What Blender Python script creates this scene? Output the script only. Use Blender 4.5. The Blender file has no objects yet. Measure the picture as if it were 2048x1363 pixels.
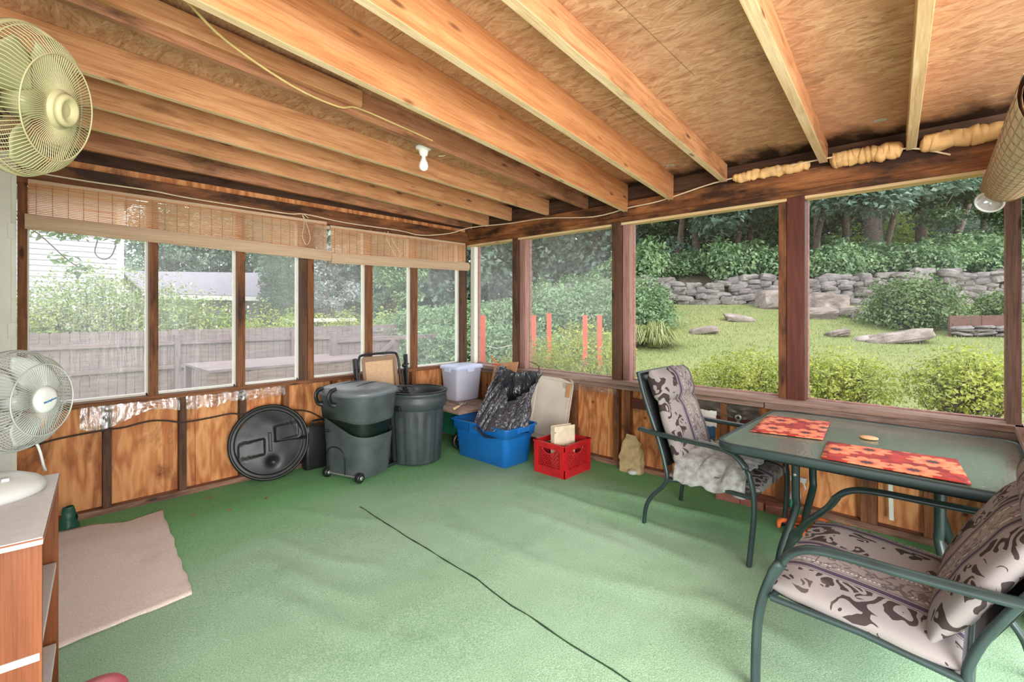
import bpy, math, random
import numpy as np
from mathutils import Vector, Matrix, noise

S = bpy.context.scene
COL = S.collection
rnd = random.Random(7)

# ------------------------------------------------------------------ camera, sky, sun, exposure
F = 955.0; CX = 1024.0; HY = 620.0; CAMH = 1.45
YAW = math.radians(43.3)
FW = Vector((math.cos(YAW), math.sin(YAW), 0)); RT = Vector((math.sin(YAW), -math.cos(YAW), 0))
cam_d = bpy.data.cameras.new('camera'); cam = bpy.data.objects.new('camera', cam_d); COL.objects.link(cam)
cam.location = (0, 0, CAMH); cam.rotation_euler = (math.radians(90), 0, YAW - math.radians(90))
cam_d.sensor_width = 36; cam_d.lens = 36 * F / 2048; cam_d.shift_y = -(681.5 - HY) / 2048
cam_d.clip_start = 0.02; cam_d.clip_end = 300
S.camera = cam

world = bpy.data.worlds.new('overcast_sky'); S.world = world; world.use_nodes = True
wn = world.node_tree.nodes; wl = world.node_tree.links
bg = wn['Background']
tc = wn.new('ShaderNodeTexCoord'); sx = wn.new('ShaderNodeSeparateXYZ'); wl.new(tc.outputs['Generated'], sx.inputs[0])
rp = wn.new('ShaderNodeValToRGB'); wl.new(sx.outputs['Z'], rp.inputs['Fac'])
rp.color_ramp.elements[0].position = 0.0; rp.color_ramp.elements[0].color = (0.62, 0.60, 0.56, 1)
rp.color_ramp.elements[1].position = 0.06; rp.color_ramp.elements[1].color = (0.93, 0.96, 1.0, 1)
wl.new(rp.outputs['Color'], bg.inputs['Color']); bg.inputs['Strength'].default_value = 1.25

sun_d = bpy.data.lights.new('sun', 'SUN'); sun_d.energy = 1.1; sun_d.angle = math.radians(40); sun_d.color = (1, .95, .86)
sun = bpy.data.objects.new('sun', sun_d); COL.objects.link(sun)
sun.rotation_euler = (math.radians(38), math.radians(20), math.radians(-30))

# added fill light behind the camera, brightens the room beyond what the sky gives
ar_d = bpy.data.lights.new('room_fill_light', 'AREA'); ar_d.shape = 'RECTANGLE'; ar_d.size = 3.0; ar_d.size_y = 2.2; ar_d.energy = 150; ar_d.color = (1, .98, .95)
ar = bpy.data.objects.new('room_fill_light', ar_d); COL.objects.link(ar)
ar.location = (-.9, -2.7, 1.25)
ar.rotation_euler = Vector((0.45, 0.88, 0.16)).to_track_quat('-Z', 'Y').to_euler()

S.view_settings.view_transform = 'Standard'; S.view_settings.look = 'None'
S.view_settings.gamma = 1; S.view_settings.use_curve_mapping = False
S.view_settings.exposure = 1.45
cy = S.cycles
cy.use_denoising = True
cy.max_bounces = 7; cy.diffuse_bounces = 4; cy.glossy_bounces = 3; cy.transmission_bounces = 4; cy.transparent_max_bounces = 16
cy.caustics_reflective = False; cy.caustics_refractive = False
cy.use_adaptive_sampling = True; cy.adaptive_threshold = 0.02

# ------------------------------------------------------------------ helpers
def at(px, py, d):
    "the point of the photograph's pixel at forward distance d"
    return Vector((0, 0, CAMH)) + (FW + RT * ((px - CX) / F)) * d + Vector((0, 0, (HY - py) / F * d))

def on(px, py, **k):
    d = FW + RT * ((px - CX) / F) + Vector((0, 0, (HY - py) / F))
    (a, v), = k.items()
    s = v / d.x if a == 'X' else v / d.y if a == 'Y' else (v - CAMH) / d.z
    return Vector((0, 0, CAMH)) + d * s

def lin(c):
    return tuple(((x / 255) / 12.92 if x <= 10 else ((x / 255 + .055) / 1.055) ** 2.4) for x in c) + (1,)

class MB:
    def __init__(s): s.v = []; s.f = []; s.sm = []
    def add(s, v, f, smooth=False, M=None):
        b = len(s.v)
        s.v += [tuple(M @ Vector(p)) for p in v] if M is not None else [tuple(p) for p in v]
        s.f += [tuple(i + b for i in q) for q in f]; s.sm += [smooth] * len(f)
        return s
    def box(s, c, d, M=None):
        x, y, z = d[0] / 2, d[1] / 2, d[2] / 2
        v = [(c[0] + a * x, c[1] + b * y, c[2] + e * z) for a in (-1, 1) for b in (-1, 1) for e in (-1, 1)]
        return s.add(v, [(0, 1, 3, 2), (4, 6, 7, 5), (0, 4, 5, 1), (2, 3, 7, 6), (0, 2, 6, 4), (1, 5, 7, 3)], False, M)
    def bar(s, p, q, w, h, up=(0, 0, 1)):
        return s.box((0, 0, 0), ((Vector(q) - Vector(p)).length, w, h), frame((Vector(p) + Vector(q)) / 2, Vector(q) - Vector(p), up))
    def tube(s, pts, r, n=8, closed=False, ell=None, up=(0, 0, 1), caps=True, M=None, smooth=True):
        pts = [Vector(p) for p in pts]; m = len(pts)
        rs = r if isinstance(r, (list, tuple)) else [r] * m
        T = []
        for i in range(m):
            a = pts[(i - 1) % m] if closed or i else pts[0]; b = pts[(i + 1) % m] if closed or i < m - 1 else pts[-1]
            t = b - a; T.append(t.normalized() if t.length > 1e-9 else Vector((0, 0, 1)))
        u = Vector(up); u = u - T[0] * u.dot(T[0])
        if u.length < 1e-3: u = T[0].orthogonal()
        u.normalize(); V = []
        for i in range(m):
            if ell is not None:
                w = Vector(up) - T[i] * Vector(up).dot(T[i])
                u = w.normalized() if w.length > .05 else (u - T[i] * u.dot(T[i])).normalized()
            else: u = (u - T[i] * u.dot(T[i])).normalized()
            b = T[i].cross(u); ea, eb = (ell if ell else (1, 1))
            for k in range(n):
                a = 2 * math.pi * k / n
                V.append(pts[i] + u * (math.sin(a) * rs[i] * eb) + b * (math.cos(a) * rs[i] * ea))
        Fc = [(i * n + k, i * n + (k + 1) % n, ((i + 1) % m) * n + (k + 1) % n, ((i + 1) % m) * n + k) for i in range(m if closed else m - 1) for k in range(n)]
        s.add(V, Fc, smooth, M)
        if caps and not closed:
            s.add(V[:n], [tuple(range(n))[::-1]], False, M); s.add(V[-n:], [tuple(range(n))], False, M)
        return s
    def loft(s, rings, smooth=True, cap0=False, cap1=False, closed=True, M=None):
        n = len(rings[0]); V = [p for r in rings for p in r]; m = len(rings)
        s.add(V, [(i * n + k, i * n + (k + 1) % n, (i + 1) * n + (k + 1) % n, (i + 1) * n + k) for i in range(m - 1) for k in range(n if closed else n - 1)], smooth, M)
        if cap0: s.add(rings[0], [tuple(range(n))[::-1]], False, M)
        if cap1: s.add(rings[-1], [tuple(range(n))], False, M)
        return s
    def lathe(s, prof, n=32, M=None, smooth=True, a0=0):
        rings = [[(r * math.cos(a0 + 2 * math.pi * k / n), r * math.sin(a0 + 2 * math.pi * k / n), z) for k in range(n)] for r, z in prof]
        return s.loft(rings, smooth, M=M)
    def grid(s, nx, ny, fn, smooth=True, M=None):
        V = [fn(i / nx, j / ny) for j in range(ny + 1) for i in range(nx + 1)]
        return s.add(V, [(j * (nx + 1) + i, j * (nx + 1) + i + 1, (j + 1) * (nx + 1) + i + 1, (j + 1) * (nx + 1) + i) for j in range(ny) for i in range(nx)], smooth, M)
    def prism(s, out, h, M=None):
        n = len(out); V = [(x, y, 0) for x, y in out] + [(x, y, h) for x, y in out]
        return s.add(V, [tuple(range(n))[::-1], tuple(range(n, 2 * n))] + [(k, (k + 1) % n, n + (k + 1) % n, n + k) for k in range(n)], False, M)
    def build(s, name, mat, parent=None, bevel=0, M=None, sub=0, solid=0, seg=2):
        me = bpy.data.meshes.new(name); me.from_pydata(s.v, [], s.f); me.polygons.foreach_set('use_smooth', s.sm); me.materials.append(mat); me.update()
        o = bpy.data.objects.new(name, me); COL.objects.link(o)
        if parent is not None: o.parent = parent
        if M is not None: o.matrix_local = M
        if solid: m = o.modifiers.new('solid', 'SOLIDIFY'); m.thickness = solid; m.offset = 0
        if bevel: m = o.modifiers.new('bevel', 'BEVEL'); m.width = bevel; m.segments = seg; m.limit_method = 'ANGLE'; m.angle_limit = math.radians(40)
        if sub: m = o.modifiers.new('sub', 'SUBSURF'); m.levels = sub; m.render_levels = sub
        return o

def frame(o, xdir, up=(0, 0, 1)):
    x = Vector(xdir).normalized(); z = Vector(up); z = z - x * z.dot(x)
    if z.length < 1e-4: z = x.orthogonal()
    z.normalize(); y = z.cross(x)
    M = Matrix((x, y, z)).transposed().to_4x4(); M.translation = Vector(o); return M

def zframe(o, zdir, up=(0, 0, 1)):
    z = Vector(zdir).normalized(); y = Vector(up); y = y - z * y.dot(z)
    if y.length < 1e-4: y = z.orthogonal()
    y.normalize(); x = y.cross(z)
    M = Matrix((x, y, z)).transposed().to_4x4(); M.translation = Vector(o); return M

def tag(o, label=None, cat=None, group=None, kind=None):
    if label: o['label'] = label
    if cat: o['category'] = cat
    if group: o['group'] = group
    if kind: o['kind'] = kind
    return o

def thing(name, label, cat, loc=(0, 0, 0), rz=0, group=None):
    o = bpy.data.objects.new(name, None); COL.objects.link(o); o.location = loc; o.rotation_euler = (0, 0, rz); o.empty_display_size = .1
    return tag(o, label, cat, group)

def struct(name, label=None):
    o = bpy.data.objects.new(name, None); COL.objects.link(o); o.empty_display_size = .1
    return tag(o, label, None, None, 'structure')

def board(name, p, q, w, h, mat, parent=None, up=(0, 0, 1), bevel=.003, bow=0):
    "a board from p to q: grain along its own x, width w across, height h along up"
    p, q = Vector(p), Vector(q); L = (q - p).length
    mb = MB(); n = 10 if bow else 1
    rings = []
    for i in range(n + 1):
        x = L * i / n; dz = -bow * 4 * (i / n) * (1 - i / n)
        rings.append([(x, -w / 2, -h / 2 + dz), (x, w / 2, -h / 2 + dz), (x, w / 2, h / 2 + dz), (x, -w / 2, h / 2 + dz)])
    mb.loft(rings, False, True, True)
    return mb.build(name, mat, parent, bevel, frame(p, q - p, up))

def rring(w, d, r, z, k=5, cx=0, cy=0):
    out = []
    for sx_, sy_, a0 in ((1, 1, 0), (-1, 1, 90), (-1, -1, 180), (1, -1, 270)):
        for i in range(k + 1):
            a = math.radians(a0 + 90 * i / k)
            out.append((cx + sx_ * (w / 2 - r) + r * math.cos(a), cy + sy_ * (d / 2 - r) + r * math.sin(a), z))
    return out

def spline(pts, n=6):
    P = [Vector(p) for p in pts]; out = []
    for i in range(len(P) - 1):
        a = P[i - 1] if i else P[0] * 2 - P[1]; b, c = P[i], P[i + 1]; d = P[i + 2] if i + 2 < len(P) else P[-1] * 2 - P[-2]
        for k in range(n):
            t = k / n
            out.append(.5 * ((2 * b) + (c - a) * t + (2 * a - 5 * b + 4 * c - d) * t * t + (3 * b - a - 3 * c + d) * t ** 3))
    out.append(P[-1]); return out

def nz(x, y, z=0): return noise.noise(Vector((x, y, z)))

# ------------------------------------------------------------------ materials
class NT:
    def __init__(s, name):
        s.m = bpy.data.materials.new(name); s.m.use_nodes = True; s.n = s.m.node_tree.nodes; s.l = s.m.node_tree.links
        s.b = s.n['Principled BSDF']; s.out = s.n['Material Output']
    def new(s, t, **k):
        n = s.n.new('ShaderNode' + t)
        for a, v in k.items(): setattr(n, a, v)
        return n
    def set(s, inp, v):
        if isinstance(v, bpy.types.NodeSocket): s.l.new(v, inp)
        else: inp.default_value = v
    def coord(s, scale=(1, 1, 1), rand=0, rot=(0, 0, 0), kind='Object'):
        t = s.new('TexCoord'); v = t.outputs[kind]
        if rand:
            oi = s.new('ObjectInfo'); a = s.new('VectorMath', operation='MULTIPLY_ADD')
            s.l.new(oi.outputs['Random'], a.inputs[0]); a.inputs[1].default_value = (rand, rand * .7, rand * .4); s.l.new(v, a.inputs[2]); v = a.outputs[0]
        m = s.new('Mapping'); s.l.new(v, m.inputs['Vector']); m.inputs['Scale'].default_value = scale; m.inputs['Rotation'].default_value = rot
        return m.outputs[0]
    def noise(s, v, scale=5, detail=4, rough=.55, dist=0, out='Fac'):
        n = s.new('TexNoise'); s.set(n.inputs['Vector'], v); s.set(n.inputs['Scale'], scale); n.inputs['Detail'].default_value = detail; n.inputs['Roughness'].default_value = rough; n.inputs['Distortion'].default_value = dist
        return n.outputs[out]
    def vor(s, v, scale=5, out='Distance', feature='F1', rand=1):
        n = s.new('TexVoronoi', feature=feature); s.set(n.inputs['Vector'], v); n.inputs['Scale'].default_value = scale; n.inputs['Randomness'].default_value = rand
        return n.outputs[out]
    def ramp(s, f, stops, const=False):
        n = s.new('ValToRGB'); s.set(n.inputs['Fac'], f); e = n.color_ramp.elements
        if const: n.color_ramp.interpolation = 'CONSTANT'
        while len(e) < len(stops): e.new(.5)
        for a, (p, c) in zip(e, stops):
            a.position = p; a.color = c if len(c) == 4 else tuple(c) + (1,)
        return n.outputs['Color']
    def mix(s, f, a, b, mode='MIX'):
        n = s.new('MixRGB', blend_type=mode); s.set(n.inputs[0], f); s.set(n.inputs[1], a); s.set(n.inputs[2], b); return n.outputs[0]
    def math(s, op, a, b=0, c=None):
        n = s.new('Math', operation=op); s.set(n.inputs[0], a); s.set(n.inputs[1], b)
        if c is not None: s.set(n.inputs[2], c)
        return n.outputs[0]
    def xyz(s, v):
        n = s.new('SeparateXYZ'); s.l.new(v, n.inputs[0]); return n.outputs
    def bump(s, h, strength=.3, dist=.01):
        n = s.new('Bump'); s.set(n.inputs['Height'], h); n.inputs['Strength'].default_value = strength; n.inputs['Distance'].default_value = dist
        s.l.new(n.outputs[0], s.b.inputs['Normal']); return n.outputs[0]
    def fin(s, col, rough=.6, metal=0, spec=None):
        s.set(s.b.inputs['Base Color'], col); s.set(s.b.inputs['Roughness'], rough); s.b.inputs['Metallic'].default_value = metal
        if spec is not None: s.b.inputs['Specular IOR Level'].default_value = spec
        return s.m

W1 = (1, 1, 1, 1); K0 = (0, 0, 0, 1)
def plain(name, c, rough=.5, metal=0, var=.12, scale=9, bump=0, bscale=60, spec=None):
    t = NT(name); v = t.coord(rand=9); c = lin(c)
    d = tuple(x * (1 - var) for x in c[:3]) + (1,); l = tuple(min(1, x * (1 + var)) for x in c[:3]) + (1,)
    col = t.ramp(t.noise(v, scale, 4), [(.35, d), (.65, l)])
    if bump: t.bump(t.noise(v, bscale, 3), bump, .004)
    return t.fin(col, rough, metal, spec)

def wood(name, light, mid, dark, stain=None, samt=.5, rough=.7, knots=True, scale=1.0, sscale=1.4):
    t = NT(name); v0 = t.coord(rand=37)
    mp = t.new('Mapping'); t.l.new(v0, mp.inputs['Vector']); mp.inputs['Scale'].default_value = (1.1 * scale, 13 * scale, 13 * scale)
    g = t.noise(mp.outputs[0], 2.2, 7, .62, .6)
    mp2 = t.new('Mapping'); t.l.new(v0, mp2.inputs['Vector']); mp2.inputs['Scale'].default_value = (2.4 * scale, 120 * scale, 120 * scale)
    g2 = t.noise(mp2.outputs[0], 2, 3, .6)
    col = t.ramp(g, [(.3, lin(dark)), (.48, lin(mid)), (.68, lin(light))])
    col = t.mix(.34, col, t.ramp(g2, [(.35, lin(dark)), (.6, lin(light))]))
    if knots:
        mk = t.new('Mapping'); t.l.new(v0, mk.inputs['Vector']); mk.inputs['Scale'].default_value = (2.2, 8, 8)
        kd = t.vor(mk.outputs[0], 1.2)
        col = t.mix(t.ramp(kd, [(.06, (.85,) * 3), (.15, (0,) * 3)]), col, tuple(x * .35 for x in lin(dark)[:3]) + (1,))
    if stain:
        ms = t.new('Mapping'); t.l.new(v0, ms.inputs['Vector']); ms.inputs['Scale'].default_value = (sscale, sscale * 3, sscale * 3)
        st = t.noise(ms.outputs[0], 1.3, 6, .65)
        col = t.mix(t.ramp(st, [(1 - samt - .08, K0), (1 - samt + .12, (.9, .9, .9, 1))]), col, lin(stain))
    t.bump(g, .25, .004)
    return t.fin(col, rough, 0, .25)

M_rafter = wood('rafter_fir', (220, 170, 124), (200, 140, 94), (154, 96, 62), (104, 66, 40), .36)
M_rafter_new = wood('rafter_fresh_fir', (216, 158, 108), (198, 132, 84), (160, 96, 56), (120, 76, 44), .24)
M_rafter_pale = wood('rafter_pale_pine', (236, 212, 166), (214, 182, 134), (180, 140, 96), (140, 104, 66), .3)
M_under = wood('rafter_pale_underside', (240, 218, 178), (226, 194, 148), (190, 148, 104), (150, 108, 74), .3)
M_rafter_dark = wood('rafter_weathered', (202, 150, 112), (172, 116, 82), (120, 76, 54), (66, 44, 32), .42)
M_header = wood('header_stained', (176, 118, 72), (136, 84, 50), (88, 52, 32), (40, 27, 22), .52, rough=.6)
M_stud = wood('stud_brown', (150, 98, 62), (116, 74, 48), (76, 48, 34), (48, 32, 26), .42)
M_stud_dark = wood('stud_dark', (112, 80, 60), (86, 60, 46), (56, 40, 32), (40, 30, 26), .4)
M_redpost = wood('post_red_brown', (108, 62, 50), (86, 48, 39), (66, 36, 30), (52, 30, 26), .35, rough=.55, knots=False)
M_pinkpost = wood('post_faded_mauve', (178, 142, 132), (158, 118, 108), (126, 88, 78), (100, 72, 62), .35, knots=False)
M_graysill = wood('sill_weathered', (176, 152, 138), (146, 118, 104), (108, 82, 70), (84, 64, 56), .36)
M_greypost = wood('post_weathered_grey', (152, 132, 122), (118, 98, 90), (82, 66, 60), (62, 50, 46), .36)
M_plate = wood('bottom_plate', (168, 128, 108), (134, 96, 78), (92, 64, 52), (70, 52, 44), .42)
M_whitetrim = plain('painted_white_wood', (228, 228, 216), .5, 0, .05, 6, .1)
M_orangetrim = wood('trim_orange_stain', (226, 150, 108), (206, 124, 84), (172, 96, 62), None, 0, .6, False)

def mk_ply():
    t = NT('plywood_sheathing'); v = t.coord(rand=11)
    mp = t.new('Mapping'); t.l.new(v, mp.inputs['Vector']); mp.inputs['Scale'].default_value = (3.2, 3.2, .7)
    ds = t.noise(mp.outputs[0], 1.6, 3, .5)
    w = t.math('SINE', t.math('MULTIPLY', ds, 46))
    col = t.ramp(t.math('MULTIPLY_ADD', w, .5, .5), [(0, lin((184, 110, 64))), (.5, lin((212, 142, 86))), (1, lin((228, 164, 108)))])
    mp2 = t.new('Mapping'); t.l.new(v, mp2.inputs['Vector']); mp2.inputs['Scale'].default_value = (30, 30, 1.5)
    col = t.mix(.25, col, t.ramp(t.noise(mp2.outputs[0], 2, 4), [(.35, lin((168, 96, 54))), (.65, lin((226, 164, 106)))]))
    mp3 = t.new('Mapping'); t.l.new(v, mp3.inputs['Vector']); mp3.inputs['Scale'].default_value = (5, 5, 1.6)
    st = t.noise(mp3.outputs[0], 1.1, 7, .68, 1.2)
    col = t.mix(t.ramp(st, [(.5, K0), (.68, (.85, .85, .85, 1))]), col, lin((124, 72, 40)))
    kd = t.vor(t.coord((2.2, 2.2, 2.2), 5), 2.4)
    col = t.mix(t.ramp(kd, [(.04, (.9,) * 3), (.11, (0,) * 3)]), col, lin((70, 36, 20)))
    t.bump(w, .08, .002)
    return t.fin(col, .62, 0, .3)
M_ply = mk_ply()

def mk_osb():
    t = NT('osb_sheathing'); v = t.coord()
    cells = t.vor(t.coord((1.5, .5, 1)), 13, 'Color')
    ang = t.math('MULTIPLY_ADD', t.xyz(cells)[0], 1.7, .62)
    vr = t.new('VectorRotate', rotation_type='Z_AXIS'); t.l.new(v, vr.inputs['Vector']); t.l.new(ang, vr.inputs['Angle'])
    mp = t.new('Mapping'); t.l.new(vr.outputs[0], mp.inputs['Vector']); mp.inputs['Scale'].default_value = (6, 58, 6)
    g = t.noise(mp.outputs[0], 1.6, 5, .6)
    cells2 = t.vor(t.coord((1.6, .8, 1), rot=(0, 0, .5)), 20, 'Color')
    base = t.ramp(t.xyz(cells2)[1], [(.1, lin((176, 128, 94))), (.5, lin((200, 154, 116))), (.95, lin((220, 182, 144)))])
    fl = t.ramp(g, [(.3, lin((138, 90, 62))), (.46, lin((196, 148, 108))), (.74, lin((232, 196, 158)))])
    strand = t.noise(t.coord((26, 3.2, 1), rot=(0, 0, .16)), 3.2, 6, .72, .5)
    col = t.mix(.55, base, fl)
    col = t.mix(t.ramp(strand, [(.56, K0), (.68, (.75,) * 3)]), col, lin((120, 76, 50)))
    col = t.mix(t.ramp(strand, [(.30, (.5,) * 3), (.42, (0,) * 3)]), col, lin((238, 208, 172)))
    col = t.mix(t.ramp(t.noise(t.coord(), 1.1, 3), [(.42, K0), (.62, (.3,) * 3)]), col, lin((206, 140, 112)))
    # old water stains, strongest along the low eave side where roof meets wall
    x, y, z = t.xyz(v)
    big = t.noise(t.coord((.7, 1.2, 1)), 1.7, 5, .62)
    col = t.mix(t.ramp(big, [(.54, K0), (.78, (.55,) * 3)]), col, lin((126, 78, 44)))
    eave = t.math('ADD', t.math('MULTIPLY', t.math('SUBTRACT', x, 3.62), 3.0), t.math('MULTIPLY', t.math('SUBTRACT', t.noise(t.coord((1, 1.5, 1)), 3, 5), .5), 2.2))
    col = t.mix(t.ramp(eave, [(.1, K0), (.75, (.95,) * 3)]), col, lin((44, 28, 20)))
    pt = t.noise(t.coord((1, 1, 1)), 2.3, 3, .5)
    col = t.mix(t.ramp(pt, [(.66, K0), (.74, (.5,) * 3)]), col, lin((92, 66, 44)))
    t.bump(g, .35, .004)
    return t.fin(col, .7, 0, .2)
M_osb = mk_osb()

def mk_carpet(name, a, b, c, big=1.0, fresh=None):
    t = NT(name); v = t.coord()
    col = t.ramp(t.noise(v, 150, 3, .7), [(.3, lin(a)), (.5, lin(b)), (.72, lin(c))])
    d = t.noise(t.coord((1, 1, 1)), .9 * big, 5, .6)
    col = t.mix(t.ramp(d, [(.4, K0), (.7, (.34,) * 3)]), col, lin(c))
    d2 = t.noise(t.coord((1, 1, 1)), 2.6 * big, 6, .65)
    col = t.mix(t.ramp(d2, [(.56, K0), (.76, (.3,) * 3)]), col, tuple(x * .55 for x in lin(a)[:3]) + (1,))
    if fresh:
        x, y, z = t.xyz(v); nn = t.math('MULTIPLY', t.math('SUBTRACT', t.noise(t.coord((1, 1, 1)), 1.6, 4), .5), 1.1)
        e = t.math('ADD', t.math('MAXIMUM', t.math('MULTIPLY', t.math('SUBTRACT', y, 2.9), .95), t.math('MULTIPLY', t.math('SUBTRACT', x, 2.75), .9)), nn)
        col = t.mix(t.ramp(e, [(.05, K0), (.9, (.85,) * 3)]), col, t.ramp(t.noise(v, 150, 3, .7), [(.3, lin((78, 146, 80))), (.5, lin(fresh)), (.72, lin((146, 202, 138)))]))
    tiny = t.vor(v, 14)
    col = t.mix(t.ramp(tiny, [(.03, (.6,) * 3), (.05, (0,) * 3)]), col, lin((96, 84, 60)))
    t.bump(t.noise(v, 170, 3, .75), .7, .006)
    return t.fin(col, .95, 0, .1)
M_carpet = mk_carpet('green_outdoor_carpet', (116, 154, 118), (150, 184, 150), (186, 210, 186), fresh=(112, 176, 112))
M_rug = mk_carpet('beige_carpet_remnant', (206, 184, 172), (228, 209, 199), (240, 226, 218), 1.6)
M_seam = plain('seam_shadow_green', (30, 58, 34), .95)

def film(name, haze=.24, gloss=.07, tint=(235, 240, 245), wr=1.0, sheen=.16):
    t = NT(name); v = t.coord()
    t.n.remove(t.b)
    tr = t.new('BsdfTransparent'); df = t.new('BsdfDiffuse'); tl = t.new('BsdfTranslucent'); gl = t.new('BsdfGlossy')
    df.inputs[0].default_value = lin(tint); tl.inputs[0].default_value = lin(tint); gl.inputs['Roughness'].default_value = sheen
    cl = t.noise(t.coord((1, 1, .6)), 1.3, 4, .6)
    st = t.noise(t.coord((9, 9, 1.2), rot=(.5, .5, 0)), 2.2, 5, .6)
    f = t.math('MULTIPLY', t.math('ADD', t.math('MULTIPLY', cl, .9), t.math('MULTIPLY', t.math('POWER', st, 6), 3 * wr)), haze * 1.6)
    bp = t.new('Bump'); t.l.new(st, bp.inputs['Height']); bp.inputs['Strength'].default_value = .4; bp.inputs['Distance'].default_value = .02
    t.l.new(bp.outputs[0], gl.inputs['Normal'])
    m1 = t.new('MixShader'); m1.inputs[0].default_value = .6; t.l.new(df.outputs[0], m1.inputs[1]); t.l.new(tl.outputs[0], m1.inputs[2])
    m2 = t.new('MixShader'); t.l.new(f, m2.inputs[0]); t.l.new(tr.outputs[0], m2.inputs[1]); t.l.new(m1.outputs[0], m2.inputs[2])
    m3 = t.new('MixShader'); m3.inputs[0].default_value = gloss; t.l.new(m2.outputs[0], m3.inputs[1]); t.l.new(gl.outputs[0], m3.inputs[2])
    t.l.new(m3.outputs[0], t.out.inputs[0]); return t.m
M_film = film('window_plastic_film', .23, .03, wr=.3)
M_film_r = film('window_plastic_film_clearer', .17, .06, wr=.8)
M_screen = film('window_screen', .035, .015, (150, 150, 150), .3)
M_fringe = film('crumpled_clear_plastic', .17, .14, (232, 236, 226), 2.5, .12)

def dim(c, k=.62): return tuple(x * k for x in lin(c)[:3]) + (1,)
def leafmat(name, a, b, c, tr=.35, sc=1.2, lin=dim):
    t = NT(name); v = t.coord()
    col = t.ramp(t.noise(v, sc, 3, .6), [(.32, lin(a)), (.5, lin(b)), (.68, lin(c))])
    col = t.mix(.35, col, t.ramp(t.vor(v, 7 * sc, 'Color'), [(.2, lin(a)), (.8, lin(c))]))
    t.n.remove(t.b); df = t.new('BsdfDiffuse'); tl = t.new('BsdfTranslucent'); gl = t.new('BsdfGlossy'); gl.inputs['Roughness'].default_value = .45
    t.l.new(col, df.inputs[0]); t.l.new(col, tl.inputs[0])
    m = t.new('MixShader'); m.inputs[0].default_value = tr; t.l.new(df.outputs[0], m.inputs[1]); t.l.new(tl.outputs[0], m.inputs[2])
    m2 = t.new('MixShader'); m2.inputs[0].default_value = .06; t.l.new(m.outputs[0], m2.inputs[1]); t.l.new(gl.outputs[0], m2.inputs[2])
    t.l.new(m2.outputs[0], t.out.inputs[0]); return t.m
M_lf_azalea = leafmat('leaf_azalea', (104, 124, 30), (156, 172, 50), (204, 208, 92), .4, 2, lambda c: dim(c, .85))
M_lf_shrub = leafmat('leaf_flowering_shrub', (86, 120, 56), (138, 166, 84), (188, 204, 116), .4, 1, lambda c: dim(c, .82))
M_lf_hedge = leafmat('leaf_hedge', (76, 112, 70), (112, 150, 98), (160, 190, 134), .35, .8, lambda c: dim(c, .9))
M_lf_tree = leafmat('leaf_tree', (56, 88, 52), (92, 124, 76), (136, 162, 108), .4, .5, lin)
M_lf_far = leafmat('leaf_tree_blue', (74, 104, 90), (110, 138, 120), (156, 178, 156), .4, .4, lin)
M_lf_bright = leafmat('leaf_sunlit', (110, 140, 44), (150, 178, 66), (194, 208, 104), .45, .6, lin)
M_lf_box = leafmat('leaf_boxwood', (70, 104, 52), (104, 138, 70), (144, 172, 100), .3, 1.2)
M_lf_cedar = leafmat('leaf_arborvitae', (64, 100, 74), (92, 128, 92), (124, 154, 112), .25, 1)
M_lf_grass = leafmat('leaf_ornamental_grass', (140, 156, 80), (172, 182, 104), (206, 208, 140), .3, 2)
M_flower = plain('pale_pink_petal', (236, 208, 222), .6)
M_bark = wood('bark', (132, 116, 100), (98, 84, 72), (62, 52, 44), (48, 42, 38), .4, .9, False, .8)
M_bark_pale = wood('bark_pale', (172, 160, 148), (136, 122, 112), (92, 80, 72), (74, 66, 60), .35, .9, False, .5)
M_stem = plain('stem_brown', (84, 68, 54), .85)
def mk_lawn(lin=dim):
    t = NT('lawn_grass'); v = t.coord()
    col = t.ramp(t.noise(v, 26, 5, .7), [(.3, lin((114, 128, 78))), (.5, lin((152, 163, 106))), (.7, lin((188, 196, 140)))])
    b = t.noise(v, .42, 5, .6)
    col = t.mix(t.ramp(b, [(.45, K0), (.65, (.5,) * 3)]), col, lin((186, 182, 124)))
    b2 = t.noise(t.coord((1.3, 1, 1)), .8, 4, .6)
    col = t.mix(t.ramp(b2, [(.58, K0), (.7, (.55,) * 3)]), col, lin((124, 152, 86)))
    t.bump(t.noise(v, 40, 4, .7), .8, .04)
    return t.fin(col, .95, 0, .05)
M_lawn = mk_lawn()
M_blade = leafmat('grass_blade', (122, 142, 78), (156, 172, 100), (192, 202, 134), .3, .8)
M_fence = wood('fence_weathered_grey', (138, 124, 123), (116, 102, 103), (90, 77, 79), (74, 64, 66), .34, .85, False)
M_stone = None
def mk_stone(name, a, b, c):
    t = NT(name); v = t.coord(rand=31)
    col = t.ramp(t.noise(v, 2.2, 7, .65), [(.3, lin(a)), (.5, lin(b)), (.7, lin(c))])
    oi = t.new('ObjectInfo'); col = t.mix(t.math('MULTIPLY', oi.outputs['Random'], .35), col, lin(c))
    t.bump(t.noise(v, 9, 5), .5, .05); return t.fin(col, .9, 0, .15)
M_stone = mk_stone('fieldstone', (66, 62, 60), (102, 96, 94), (140, 134, 132))
M_boulder = mk_stone('fieldstone_warm', (78, 70, 64), (116, 106, 100), (154, 144, 138))
M_black = plain('black_plastic', (26, 28, 28), .42, 0, .2, 12, .08)
M_bin = plain('charcoal_green_plastic', (72, 80, 80), .48, 0, .22, 7, .15, 120)
M_bin_lid = plain('grey_plastic_lid', (104, 110, 114), .38, 0, .16, 6, .1, 100)
M_can = plain('dark_grey_plastic', (60, 68, 69), .45, 0, .2, 7, .15, 120)
M_greenband = plain('dark_green_band', (8, 25, 16), .35)
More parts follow.
